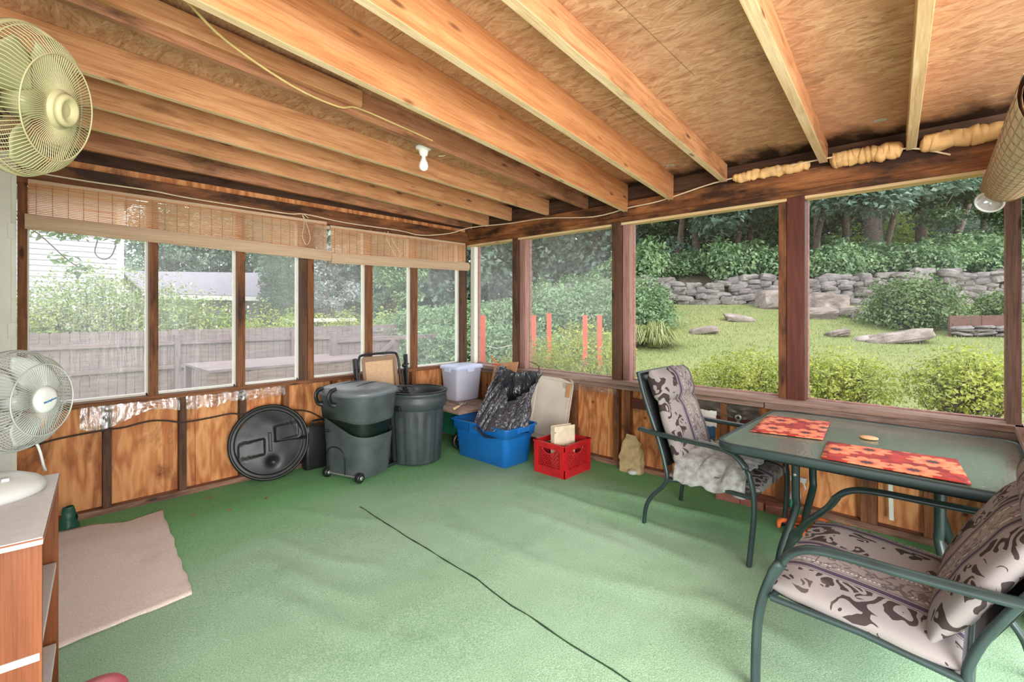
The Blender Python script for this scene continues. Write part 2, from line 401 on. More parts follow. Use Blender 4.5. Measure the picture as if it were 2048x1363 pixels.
M_blue = plain('blue_plastic', (22, 104, 178), .4, 0, .1, 5, .05)
M_red = plain('red_plastic', (186, 30, 36), .42, 0, .14, 8, .06)
M_white_plastic = plain('white_plastic', (206, 208, 204), .35, 0, .04)
M_offwhite = plain('aged_cream_plastic', (214, 202, 188), .5, 0, .08, 5)
M_guard1 = plain('yellowed_cream_wire', (188, 180, 138), .35, 0, .05)
M_blade1 = plain('yellowed_translucent_blade', (172, 172, 128), .3, 0, .06)
M_guard2 = plain('pale_wire', (178, 182, 174), .3, .2, .05)
M_blade2 = plain('white_blade', (186, 190, 184), .3, 0, .04)
M_darkgreen = plain('dark_green_steel', (48, 62, 61), .35, .25, .14, 8)
M_clearbox = plain('cloudy_clear_plastic', (206, 208, 226), .3, 0, .05, 4)
M_boxlid = plain('pale_blue_lid', (196, 208, 236), .35, 0, .05, 4)
M_tan = plain('tan_mesh_fabric', (212, 176, 136), .8, 0, .08, 30, .2, 200)
M_brownfab = plain('brown_mesh_edge', (150, 122, 98), .8, 0, .08, 30, .2, 200)
M_cable_y = plain('yellow_cable', (226, 196, 132), .5)
M_cable_w = plain('cream_cable', (222, 202, 170), .5)
M_cable_k = plain('dark_cable', (62, 48, 38), .7)
M_foam = plain('expanding_foam', (226, 182, 122), .75, 0, .16, 9, .6, 40)
M_porcelain = plain('white_porcelain', (240, 238, 230), .25, 0, .02)
M_steel = plain('galvanised_steel', (176, 174, 168), .4, .7, .1, 20)
M_cardboard = plain('cardboard', (190, 142, 98), .8, 0, .1, 8)
M_paper = plain('cream_book_cloth', (222, 206, 178), .7, 0, .1, 16, .2)
M_kraft = plain('crumpled_kraft_paper', (186, 164, 122), .85, 0, .22, 10, .6, 24)
M_orange = plain('orange_cloth', (228, 110, 52), .8, 0, .16, 14, .4)
M_brick = plain('brick', (150, 92, 78), .9, 0, .2, 14, .4)
M_teal = plain('green_cleaner_liquid', (60, 190, 150), .25, 0, .05)
M_bluecloth = plain('blue_cloth', (48, 84, 120), .85)
M_whitecloth = plain('white_cloth', (222, 218, 210), .85)
M_sheet = plain('grey_print_sheet', (150, 149, 146), .85, 0, .3, 26, .3, 30)
M_siding = plain('white_siding', (240, 242, 246), .6, 0, .03, 2)
M_siding_out = plain('neighbour_siding', (176, 178, 184), .7, 0, .04, 2)
M_shingle_out = plain('neighbour_shingles', (122, 118, 126), .9, 0, .2, 18, .3, 60)
M_shingle = plain('grey_shingles', (168, 164, 172), .9, 0, .2, 18, .3, 60)
M_blacksheet = plain('dark_plastic_sheet', (78, 70, 64), .35, 0, .3, 12, .4, 24)
M_edging = plain('dark_metal_edging', (96, 66, 58), .7, 0, .15)
M_redstake = plain('red_painted_stake', (206, 84, 62), .7, 0, .1)
M_pink = plain('pink_plastic', (190, 84, 96), .4, 0, .08)
M_greenbag = plain('dark_green_plastic', (26, 82, 62), .4, 0, .2, 10)
M_bluetext = plain('blue_print', (44, 112, 170), .5)
M_deadleaf = plain('dry_leaf', (158, 104, 62), .85, 0, .2)
M_peach = plain('peach_plastic', (226, 172, 118), .5)
M_brownlam = wood('cherry_laminate', (136, 80, 48), (120, 66, 37), (98, 51, 28), None, 0, .45, False, .9)
M_whitelam = plain('grey_white_laminate', (206, 200, 200), .42, 0, .05, 60)

def mk_bamboo(name, a, b, tr=.5):
    t = NT(name); v = t.coord((1, 1, 1))
    col = t.ramp(t.noise(t.coord((.8, 1, 60)), 3, 4), [(.35, lin(a)), (.65, lin(b))])
    t.n.remove(t.b); df = t.new('BsdfDiffuse'); tl = t.new('BsdfTranslucent'); t.l.new(col, df.inputs[0]); t.l.new(col, tl.inputs[0])
    m = t.new('MixShader'); m.inputs[0].default_value = tr; t.l.new(df.outputs[0], m.inputs[1]); t.l.new(tl.outputs[0], m.inputs[2]); t.l.new(m.outputs[0], t.out.inputs[0]); return t.m
M_bamboo = mk_bamboo('bamboo_blind', (250, 206, 168), (255, 234, 208), .8)
M_bamboo_roll = mk_bamboo('bamboo_roll', (190, 162, 134), (212, 186, 158), .05)

def mk_cushion():
    t = NT('striped_paisley_fabric'); v = t.coord()
    x, y, z = t.xyz(v)
    wob = t.math('MULTIPLY', t.math('SUBTRACT', t.noise(v, 5, 2), .5), .012)
    u = t.math('FRACT', t.math('MULTIPLY_ADD', t.math('ADD', x, wob), 2.0, 10.68))
    light = lin((140, 132, 130)); dark = lin((70, 61, 63)); purp = lin((74, 63, 80)); mid = lin((112, 103, 105))
    stripes = t.ramp(u, [(0, light), (.215, light), (.22, dark), (.23, light), (.245, purp), (.30, light), (.315, mid), (.33, light), (.385, mid), (.40, light), (.60, mid), (.615, light), (.67, mid), (.685, light), (.70, purp), (.755, light), (.77, dark), (.78, light)], True)
    dash = t.math('GREATER_THAN', t.math('SINE', t.math('MULTIPLY', t.math('ADD', y, z), 420)), -.1)
    ind = t.math('MULTIPLY', dash, t.math('LESS_THAN', t.math('ABSOLUTE', t.math('SUBTRACT', t.math('ABSOLUTE', t.math('SUBTRACT', u, .5)), .118)), .008))
    col = t.mix(ind, stripes, lin((200, 192, 188)))
    # paisley motifs in the broad bands, scrolling line work between the stripes
    pv = t.new('VectorMath', operation='ADD'); t.l.new(v, pv.inputs[0])
    nn = t.noise(v, 7, 2, .5, 0, 'Color'); sc = t.new('VectorMath', operation='SCALE'); t.l.new(nn, sc.inputs[0]); sc.inputs['Scale'].default_value = .12; t.l.new(sc.outputs[0], pv.inputs[1])
    big = t.noise(pv.outputs[0], 11, 1.5, .5, .4)
    rings = t.math('SINE', t.math('MULTIPLY', t.vor(pv.outputs[0], 9, 'Distance', 'SMOOTH_F1'), 34))
    body = t.math('MULTIPLY', t.math('GREATER_THAN', big, .505), t.math('GREATER_THAN', rings, -.15))
    inband = t.math('GREATER_THAN', t.math('ABSOLUTE', t.math('SUBTRACT', u, .5)), .292)
    col = t.mix(t.math('MULTIPLY', body, inband), col, lin((62, 53, 53)))
    ln = t.math('LESS_THAN', t.math('ABSOLUTE', t.math('SUBTRACT', t.noise(pv.outputs[0], 16, 2), .5)), .03)
    inmid = t.math('LESS_THAN', t.math('ABSOLUTE', t.math('SUBTRACT', u, .5)), .18)
    col = t.mix(t.math('MULTIPLY', ln, inmid), col, lin((104, 94, 94)))
    soil = t.noise(v, 2.5, 5)
    col = t.mix(t.ramp(soil, [(.55, K0), (.75, (.35,) * 3)]), col, lin((176, 160, 138)))
    t.bump(t.noise(v, 260, 2), .25, .002)
    return t.fin(col, .9, 0, .1)
M_cushion = mk_cushion()

def mk_placemat():
    t = NT('floral_placemat'); v = t.coord()
    vo = t.new('TexVoronoi'); vo.voronoi_dimensions = '2D'; t.l.new(v, vo.inputs['Vector']); vo.inputs['Scale'].default_value = 5.2; vo.inputs['Randomness'].default_value = .75
    mul = t.new('VectorMath', operation='SUBTRACT'); t.l.new(v, mul.inputs[0]); t.l.new(vo.outputs['Position'], mul.inputs[1])
    x, y, z = t.xyz(mul.outputs[0])
    ang = t.math('ARCTAN2', y, x); d = vo.outputs['Distance']
    pet = t.math('MULTIPLY_ADD', t.math('ABSOLUTE', t.math('SINE', t.math('MULTIPLY', ang, 4.5))), .16, .36)
    r = t.math('DIVIDE', d, pet)
    col = t.ramp(r, [(0, lin((84, 52, 60))), (.26, lin((74, 46, 54))), (.3, lin((204, 92, 62))), (.62, lin((228, 142, 104))), (.95, lin((222, 122, 84))), (1.0, lin((168, 44, 42)))])
    base = t.ramp(t.noise(v, 14, 4), [(.35, lin((120, 30, 34))), (.6, lin((182, 58, 50)))])
    col = t.mix(t.math('GREATER_THAN', r, .985), col, base)
    return t.fin(col, .6, 0, .3)
M_placemat = mk_placemat()

def mk_tglass():
    t = NT('dimpled_table_glass'); v = t.coord(); t.n.remove(t.b)
    tr = t.new('BsdfTransparent'); tr.inputs[0].default_value = (.62, .72, .68, 1)
    gl = t.new('BsdfGlossy'); gl.inputs['Roughness'].default_value = .10; gl.inputs[0].default_value = (.95, 1, .98, 1)
    df = t.new('BsdfDiffuse'); df.inputs[0].default_value = lin((176, 190, 180))
    bp = t.new('Bump'); bp.inputs['Strength'].default_value = .35; bp.inputs['Distance'].default_value = .006
    t.l.new(t.noise(t.coord((1, 1.6, 1)), 46, 2), bp.inputs['Height']); t.l.new(bp.outputs[0], gl.inputs['Normal'])
    lw = t.new('LayerWeight'); lw.inputs['Blend'].default_value = .5; t.l.new(bp.outputs[0], lw.inputs['Normal'])
    m0 = t.new('MixShader'); m0.inputs[0].default_value = .42; t.l.new(tr.outputs[0], m0.inputs[1]); t.l.new(df.outputs[0], m0.inputs[2])
    m = t.new('MixShader'); t.l.new(t.math('MULTIPLY_ADD', lw.outputs['Facing'], .62, .04), m.inputs[0]); t.l.new(m0.outputs[0], m.inputs[1]); t.l.new(gl.outputs[0], m.inputs[2])
    t.l.new(m.outputs[0], t.out.inputs[0]); return t.m
M_tglass = mk_tglass()
def mk_bag():
    t = NT('black_bin_bag'); v = t.coord((1, 1, 1))
    t.bump(t.noise(t.coord((5, 5, 1.3), rot=(.3, .4, 0)), 5, 3, .5, 1.2), .6, .05)
    return t.fin(lin((74, 74, 80)), .24, .4, .9)
M_bag = mk_bag()
def mk_clear():
    t = NT('clear_white_plastic_dome'); t.n.remove(t.b)
    tr = t.new('BsdfTransparent'); gl = t.new('BsdfGlossy'); gl.inputs['Roughness'].default_value = .1; df = t.new('BsdfDiffuse'); df.inputs[0].default_value = (.9, .9, .9, 1)
    a = t.new('MixShader'); a.inputs[0].default_value = .45; t.l.new(tr.outputs[0], a.inputs[1]); t.l.new(df.outputs[0], a.inputs[2])
    b = t.new('MixShader'); b.inputs[0].default_value = .2; t.l.new(a.outputs[0], b.inputs[1]); t.l.new(gl.outputs[0], b.inputs[2]); t.l.new(b.outputs[0], t.out.inputs[0]); return t.m
M_clear = mk_clear()
M_bulbglass = plain('frosted_bulb_glass', (246, 244, 236), .3, 0, .01)

# ------------------------------------------------------------------ room shell
def zfloor(x, y):
    "carpet surface: soft ripples and a few long puckers"
    z = .006 * nz(x * 1.1, y * 1.3) + .0025 * nz(x * 3, y * 7, 3)
    for (x0, y0, x1, y1, a, w) in ((2.95, 2.75, 3.0, .9, .018, .05), (3.25, 2.3, 3.45, 1.0, .022, .06), (2.55, 2.6, 2.6, 1.3, .010, .05), (2.2, 1.6, 2.35, .7, .012, .08), (1.95, 3.0, 2.2, 1.2, .006, .06),
                                   (1.05, 3.4, 1.5, 2.2, .008, .05), (.95, 3.1, 1.3, 2.0, .008, .05), (.85, 2.7, 1.2, 1.7, .007, .05), (2.45, 1.1, 2.25, .35, .014, .07), (1.3, 3.7, 1.9, 2.7, .006, .05), (2.75, 1.9, 2.7, 1.0, .012, .06)):
        dx, dy = x1 - x0, y1 - y0; L = math.hypot(dx, dy); u = ((x - x0) * dx + (y - y0) * dy) / L; v = ((x - x0) * dy - (y - y0) * dx) / L + .05 * nz(u * 2, x0)
        e = max(0, min(1, min(u, L - u) / (.3 * L)))
        z += a * e * math.exp(-(v / w) ** 2)
    return z
fl = struct('floor')
g = MB().grid(170, 200, lambda a, b: (-.6 + 4.62 * a, -1.0 + 5.55 * b, zfloor(-.6 + 4.62 * a, -1.0 + 5.55 * b)))
g.build('carpet', M_carpet, fl)
MB().box((1.7, 1.78, -.09), (4.62, 5.56, .12)).build('subfloor', M_stud_dark, fl)
def seam_x(y): return 1.676 + .077 * max(0, (y - .94)) / 2.27 + .012 * nz(y * 3, 5) + (.035 if y > 1.6 else 0) * min(1, (y - 1.6) / .3)
sp = [(seam_x(y), y, zfloor(seam_x(y), y) + .0015) for y in np.arange(.2, 3.24, .03)]
MB().tube(sp, [.0045 + .003 * nz(p[1] * 9, 2) for p in sp], 6, ell=(1, .5)).build('carpet_seam', M_seam, fl)

# left wall (runs along x at y = 4.47)
wl_ = struct('wall_left')
YL = 4.50
mb = MB()
for i in range(4):
    mb.box((.05 + .5 + i * 1.0, YL + .012, .40), (.996, .02, .80))
mb.build('sheathing', M_ply, wl_)
for x in (.50, .955, 1.385, 1.74, 2.2, 2.66, 3.12, 3.58):
    board('stud', (x, YL - .03, .04), (x, YL - .03, .77), .05, .06, M_stud_dark if x < 1.5 else M_stud, wl_, (0, 1, 0))
board('bottom_plate', (-.15, YL - .02, .02), (3.95, YL - .02, .02), .10, .045, M_plate, wl_)
board('sill', (-.1, YL - .01, .785), (3.95, YL - .01, .785), .10, .035, M_stud, wl_)
board('top_plate', (-.2, YL - .01, 2.315), (3.95, YL - .01, 2.315), .10, .07, M_stud, wl_)
board('header', (-.2, YL, 2.39), (3.95, YL, 2.36), .07, .10, M_header, wl_, bevel=.004)
for x, w, m in ((.0765, .045, M_stud), (.772, .052, M_stud), (1.376, .052, M_stud), (1.905, .05, M_stud_dark), (1.965, .06, M_stud), (2.585, .05, M_stud), (3.147, .05, M_stud), (3.87, .07, M_stud_dark)):
    board('window_stud', (x, YL - .02, .80), (x, YL - .02, 2.28), w, .075, m, wl_, (0, 1, 0))
gp = MB(); gp.add([(-.2, YL + .03, 2.40), (3.95, YL + .03, 2.40), (3.95, YL + .03, 2.46), (-.2, YL + .03, 2.50), (-.2, YL + .05, 2.40), (3.95, YL + .05, 2.40), (3.95, YL + .05, 2.46), (-.2, YL + .05, 2.50)],
       [(0, 1, 2, 3), (7, 6, 5, 4), (0, 4, 5, 1), (3, 2, 6, 7)])
gp.build('gable_strip', M_ply, wl_)
MB().box((1.9, YL + .12, 2.55), (4.4, .03, .36)).build('eave_board', M_stud_dark, wl_)

# right wall (runs along y at x = 3.95)
wr = struct('wall_right'); XR = 3.98
mb = MB()
for i in range(4): mb.box((XR + .012, -.25 + .6 + i * 1.2, .40), (.02, 1.196, .80))
mb.build('sheathing', M_ply, wr)
for y in (4.28, 3.9, 3.55, 3.15, 2.85, 2.36, 2.24, 1.86, 1.38, .98, .45, .13, -.15):
    board('stud', (XR - .03, y, .04), (XR - .03, y, .77), .055 if y not in (.45, .13) else .09, .06, M_stud, wr, (1, 0, 0))
board('bottom_plate', (XR - .02, -.25, .02), (XR - .02, 4.45, .02), .10, .045, M_plate, wr)
board('sill', (XR - .045, -.25, .785), (XR - .045, 4.45, .785), .16, .036, M_graysill, wr)
board('sill_apron', (XR - .075, 1.08, .745), (XR - .075, 4.3, .745), .03, .05, M_graysill, wr)
board('sill_apron', (XR - .085, -.25, .745), (XR - .085, 1.07, .745), .03, .055, M_graysill, wr)
board('ledge', (XR - .035, .95, .60), (XR - .035, 2.2, .60), .02, .09, M_redpost, wr, (0, 0, 1))
board('top_plate', (XR - .03, -.3, 2.295), (XR - .03, 4.45, 2.275), .09, .045, M_header, wr)
board('top_trim', (XR - .01, -.3, 2.262), (XR - .01, 4.45, 2.242), .10, .022, M_rafter_pale, wr)
board('header', (XR - .01, -.3, 2.39), (XR - .01, 4.45, 2.37), .08, .15, M_header, wr, bevel=.004)
board('blocking', (XR + .03, -.3, 2.52), (XR + .03, 4.45, 2.52), .04, .18, M_stud_dark, wr)
for y, w, m, dx in ((4.40, .07, M_whitetrim, .03), (3.64, .075, M_stud_dark, -.02), (3.56, .08, M_pinkpost, .02), (2.345, .085, M_stud_dark, -.03), (2.265, .07, M_pinkpost, .02), (.962, .055, M_stud, .0), (.875, .115, M_redpost, -.01), (-.215, .06, M_greypost, -.02)):
    board('window_post', (XR - .01 + dx, y, .80), (XR - .01 + dx, y, 2.27), w, .085, m, wr, (1, 0, 0))

# short end wall that starts at the far right corner
we = struct('wall_end')
MB().box((3.55, -.29, .39), (.9, .02, .78)).build('sheathing', M_ply, we)
board('sill', (3.1, -.275, .785), (4.0, -.275, .785), .12, .036, M_graysill, we)
board('end_post', (3.62, -.28, .80), (3.62, -.28, 2.3), .5, .05, M_orangetrim, we, (0, 1, 0))
board('header', (3.1, -.29, 2.36), (4.0, -.29, 2.36), .07, .16, M_header, we)

# house wall on the near left, with its white corner board
wh = struct('wall_house')
mb = MB()
for i in range(19):
    mb.add([(-.215, 1.25, .0 + i * .135), (-.20, 1.25, .0 + i * .135), (-.212, 1.25, .135 + i * .135), (-.22, 1.25, .135 + i * .135), (-.215, 4.5, .0 + i * .135), (-.20, 4.5, .0 + i * .135), (-.212, 4.5, .135 + i * .135), (-.22, 4.5, .135 + i * .135)],
           [(0, 1, 2, 3), (7, 6, 5, 4), (1, 5, 6, 2), (0, 4, 5, 1), (3, 2, 6, 7)])
mb.build('siding', M_siding, wh)
board('corner_board', (-.06, 4.45, .0), (-.06, 4.45, 2.45), .22, .10, M_whitetrim, wh, (0, 1, 0))
board('corner_board_edge', (.0, 4.385, .0), (.0, 4.385, 2.45), .05, .03, M_whitetrim, wh, (0, 1, 0))
hp = MB()
for z in (1.32, 1.95): hp.box((.028, 4.366, z), (.035, .006, .10))
hp.build('hinge_plate', M_whitetrim, wh, .001)

# ceiling: sheathing and its rafters
ce = struct('ceiling')
def zc(x): return 2.60 + .036 * (3.88 - x)
g = MB(); xs = (-.6, 1.22, 2.44, 3.66, 4.6)
for i in range(4):
    for j in range(3):
        y0, y1 = -.9 + j * 1.9 + (.0 if i % 2 else .5), -.9 + (j + 1) * 1.9 + (0 if i % 2 else .5)
        a, b = xs[i] + .002, xs[i + 1] - .002
        v = [(a, y0 + .002, zc(a)), (b, y0 + .002, zc(b)), (b, y1 - .002, zc(b)), (a, y1 - .002, zc(a))]
        g.add(v + [(p[0], p[1], p[2] + .014) for p in v], [(0, 3, 2, 1), (4, 5, 6, 7), (0, 1, 5, 4), (1, 2, 6, 5), (2, 3, 7, 6), (3, 0, 4, 7)])
g.build('osb_panels', M_osb, ce)
MB().box((2.0, 2.2, 2.82), (5.4, 6.6, .04)).build('roof_deck', M_shingle, ce)
RAFT = [  # start x, y, bottom z ; end y, bottom z ; width ; material
    (.32, 4.18, 2.50, 4.36, 2.44, .04, M_rafter_dark), (.332, 3.78, 2.53, 4.07, 2.435, .04, M_rafter), (.314, 3.405, 2.545, 3.70, 2.455, .04, M_rafter),
    (.27, 3.0, 2.56, 3.165, 2.446, .042, M_rafter), (.147, 2.405, 2.585, 2.675, 2.437, .042, M_rafter_dark), (.417, 1.85, 2.47, 2.245, 2.352, .045, M_rafter_new),
    (.824, 1.484, 2.50, 1.81, 2.392, .045, M_rafter_new), (1.23, 1.176, 2.555, 1.37, 2.465, .048, M_rafter), (1.79, .549, 2.54, .70, 2.474, .05, M_rafter), (2.216, .09, 2.54, .232, 2.455, .05, M_rafter_pale)]
for (x0, y0, z0, y1, z1, w, m) in RAFT:
    x1 = 3.9; k = (-.3 - x0) / (x1 - x0); ya = y0 + (y1 - y0) * k; za = z0 + (z1 - z0) * k
    ca = zc(-.3); cb = zc(x1)
    p = Vector((-.3, ya, (za + ca) / 2)); q = Vector((x1, y1, (z1 + cb) / 2)); L = (q - p).length; M = frame(p, q - p)
    ha, hb = ca - za, cb - z1
    mb = MB().loft([[(0, -w / 2, -ha / 2), (0, w / 2, -ha / 2), (0, w / 2, ha / 2), (0, -w / 2, ha / 2)], [(L, -w / 2, -hb / 2), (L, w / 2, -hb / 2), (L, w / 2, hb / 2), (L, -w / 2, hb / 2)]], False, True, True)
    ro = mb.build('rafter', m, ce, .003, M)
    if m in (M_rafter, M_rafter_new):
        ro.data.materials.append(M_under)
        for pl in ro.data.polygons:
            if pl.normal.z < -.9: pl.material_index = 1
board('sister_board', (-.3, 2.335, 2.685), (1.36, 2.445, 2.625), .038, .09, M_rafter, ce)

# windows: plastic film or screen in the openings, white outer stops
WIN = [('L', .10, .745, M_film), ('L', .80, 1.348, M_film), ('L', 1.404, 1.878, M_film), ('L', 1.998, 2.558, M_film), ('L', 2.612, 3.12, M_film), ('L', 3.174, 3.83, M_film),
       ('R', 3.68, 4.36, M_film_r), ('R', 2.39, 3.52, M_film_r), ('R', .99, 2.23, M_screen), ('R', -.185, .82, M_screen)]
for i, (side, a, b, m) in enumerate(WIN):
    w = struct('window_%d' % (i + 1))
    z0, z1 = .80, 2.27; c = (a + b) / 2; d = b - a
    if side == 'L':
        MB().grid(16, 20, lambda u, v: (a - .02 + (d + .04) * u, YL + .045 + .004 * nz(u * 4 + i, v * 5), z0 + (z1 - z0) * v)).build('pane', m, w)
        fr = MB()
        for x in (a - .005, b + .005): fr.box((x, YL + .05, (z0 + z1) / 2), (.03, .045, z1 - z0))
        for z in (z0 + .008, z1 - .008): fr.box((c, YL + .05, z), (d, .045, .022))
    else:
        MB().grid(16, 20, lambda u, v: (XR + .05 + .004 * nz(u * 4 + i, v * 5), a - .02 + (d + .04) * u, z0 + (z1 - z0) * v)).build('pane', m, w)
        fr = MB()
        for y in (a - .004, b + .004): fr.box((XR + .055, y, (z0 + z1) / 2), (.04, .016, z1 - z0))
        for z in (z0 + .004, z1 - .004): fr.box((XR + .055, c, z), (.04, d, .014))
    fr.build('outer_stop', M_whitetrim if side == 'L' else M_pinkpost, w)

# ------------------------------------------------------------------ plastic left over from the window covering
def fringe(name, x0, x1, z1, fn, label, n=60, m=8):
    mb = MB().grid(n, m, lambda u, v: (x0 + (x1 - x0) * u, YL - .072 - .012 * abs(nz(u * 22, v * 3)) - .012 * v, z1 - (fn(u)) * v + .004 * nz(u * 30, v * 4)))
    return tag(mb.build(name, M_fringe), label, 'plastic')
fringe('plastic_strip', .35, .93, .775, lambda u: .15 + .03 * math.sin(u * 7) - .07 * u, 'long slack strip of clear plastic under the left sill behind the white desk fan')
fringe('torn_plastic', .97, 1.72, .775, lambda u: .075 + .07 * abs(nz(u * 16, 3)) + .02 * (u < .3), 'torn ragged clear plastic stapled under the sill above the round lid')
mb = MB().grid(40, 8, lambda u, v: (XR - .10 - .012 * abs(nz(u * 20, v * 3)), 2.95 - .62 * u, .72 - (.05 + .03 * abs(nz(u * 9, 1))) * v))
tag(mb.build('torn_plastic', M_fringe), 'torn clear plastic under the right sill above the red milk crate', 'plastic')
mb = MB().grid(40, 12, lambda u, v: (XR - .055 - .03 * abs(nz(u * 7, v * 4)), 1.72 - .6 * u, .735 - (.13 + .015 * nz(u * 6, 2)) * v))
tag(mb.build('dark_plastic_sheet', M_blacksheet), 'wrinkled dark see-through plastic tacked under the right sill beside the far chair', 'plastic')

# ------------------------------------------------------------------ cables
def cable(name, pts, r, mat, label, n=5, cat='cable'):
    return tag(MB().tube(spline(pts, n), r, 6).build(name, mat), label, cat)
rp5 = RAFT[4]
cable('electrical_cable', [(.42, 1.99, 2.555), (.62, 2.18, 2.545), (.95, 2.33, 2.52), (1.22, 2.42, 2.535), (1.34, 2.45, 2.575), (1.6, 2.47, 2.565), (1.9, 2.5, 2.55)], .006, M_cable_y, 'pale yellow electrical cable stapled along a rafter to the bare bulb')
cable('electrical_cable', [(.05, YL - .075, 2.355), (.4, YL - .078, 2.345), (.75, YL - .078, 2.345), (.95, YL - .09, 2.33), (1.3, YL - .08, 2.325), (1.75, YL - .08, 2.32), (1.9, YL - .09, 2.335), (2.3, YL - .085, 2.31), (2.9, YL - .08, 2.31), (3.2, YL - .09, 2.29), (3.55, YL - .16, 2.345), (3.75, 4.2, 2.42), (XR - .07, 3.7, 2.43), (XR - .07, 3.2, 2.42), (XR - .07, 2.6, 2.355), (XR - .08, 2.2, 2.385), (XR - .08, 1.9, 2.40), (XR - .08, 1.45, 2.47), (XR - .11, 1.1, 2.48), (XR - .12, .75, 2.49), (XR - .12, .5, 2.485), (XR - .10, .23, 2.46), (XR - .08, .05, 2.385)], .006, M_cable_w, 'long cream cable running round the room above both rows of windows', 4)
cable('cord', [(.10, YL - .03, .545), (.25, YL - .02, .575), (.49, YL - .07, .60), (.6, YL - .02, .59), (.75, YL - .015, .61), (.86, YL - .02, .595), (.955, YL - .07, .575), (1.15, YL - .02, .57), (1.3, YL - .02, .58), (1.385, YL - .07, .57), (1.6, YL - .02, .565), (1.74, YL - .07, .55), (1.95, YL - .03, .5), (2.1, YL - .04, .4)], .0065, M_cable_k, 'dark cord looped across the studs of the left knee wall')
cable('blind_cord', [(1.88, YL - .09, 2.32), (1.9, YL - .11, 2.25), (1.93, YL - .12, 2.12), (1.9, YL - .12, 2.05), (1.86, YL - .12, 2.12), (1.88, YL - .11, 2.25), (1.87, YL - .10, 2.33), (1.92, YL - .11, 2.30)], .003, M_cable_w, 'bunched cord hanging on the left bamboo blind near its right end', 5, 'cord')
cable('blind_cord', [(2.72, YL - .10, 2.27), (2.76, YL - .12, 2.16), (2.84, YL - .13, 2.02), (2.9, YL - .13, 2.04), (2.82, YL - .12, 2.17), (2.76, YL - .1, 2.28)], .003, M_cable_w, 'thin cord hanging over the shorter bamboo blind', 5, 'cord')

# bare bulb on its junction box
B = Vector((1.955, 2.67, 2.635)); bl = thing('bulb_fixture', 'bare white bulb in a porcelain holder on a steel box under the rafters', 'light fixture', B)
MB().box((0, 0, -.035), (.10, .075, .07)).build('junction_box', M_steel, bl, .006)
MB().lathe([(0, -.07), (.052, -.07), (.056, -.078), (.05, -.09), (.034, -.096), (.028, -.125), (.024, -.135), (0, -.135)], 28).build('lamp_holder', M_porcelain, bl)
MB().lathe([(.013, -.13), (.014, -.15), (.020, -.165), (.029, -.185), (.032, -.203), (.028, -.222), (.016, -.234), (.001, -.238)], 28).build('bulb', M_bulbglass, bl)
MB().tube(spline([(.05, 0, -.03), (.10, -.04, -.04), (.15, -.05, -.07), (.16, -.03, -.1), (.12, -.01, -.11)], 6), .003, 6).build('wire', M_cable_w, bl)

# stickers on the sheathing, foam along the eave
for px, py, l in ((1340, 331, 'small white paper sticker on the ceiling panel near the fresh rafter end'), (1760, 241, 'small white printed sticker on the ceiling panel at the right')):
    p = on(px, py, z=2.605); p.z = zc(p.x) - .0012
    o = thing('sticker', l, 'sticker', p, .12)
    MB().box((0, 0, 0), (.045, .06, .001)).build('paper', M_white_plastic, o)
    q = MB()
    for k in range(4): q.box((-.012 + .008 * k, 0, -.0008), (.002, .035 - .006 * (k % 2), .0006))
    q.build('print', M_steel, o)
def foam(y0, y1, r, label, seed):
    n = 46; pts = [(XR - .085, y0 + (y1 - y0) * i / n, 2.475 + .012 * nz(i * .3, seed)) for i in range(n + 1)]
    rs = [max(.01, r * (1 + .35 * nz(i * .55, seed, 4) + .15 * nz(i * 1.7, seed))) * min(1, .35 + min(i, n - i) / 3) for i in range(n + 1)]
    mb = MB().tube(pts, rs, 14)
    mb.v = [(x - .012 * nz(x * 30, y * 18, z * 30), y, z + .016 * nz(x * 26, y * 22, z * 26)) for x, y, z in mb.v]
    tag(mb.build('spray_foam', M_foam, sub=1), label, 'foam', 'foam beads along the eave')
foam(1.30, .78, .038, 'thin flattened bead of tan spray foam above the red-brown post', 3)
foam(.66, .27, .052, 'middle bead of tan spray foam between the last two rafters', 9)
foam(.19, -.30, .055, 'thick bead of tan spray foam at the far right end of the eave', 17)

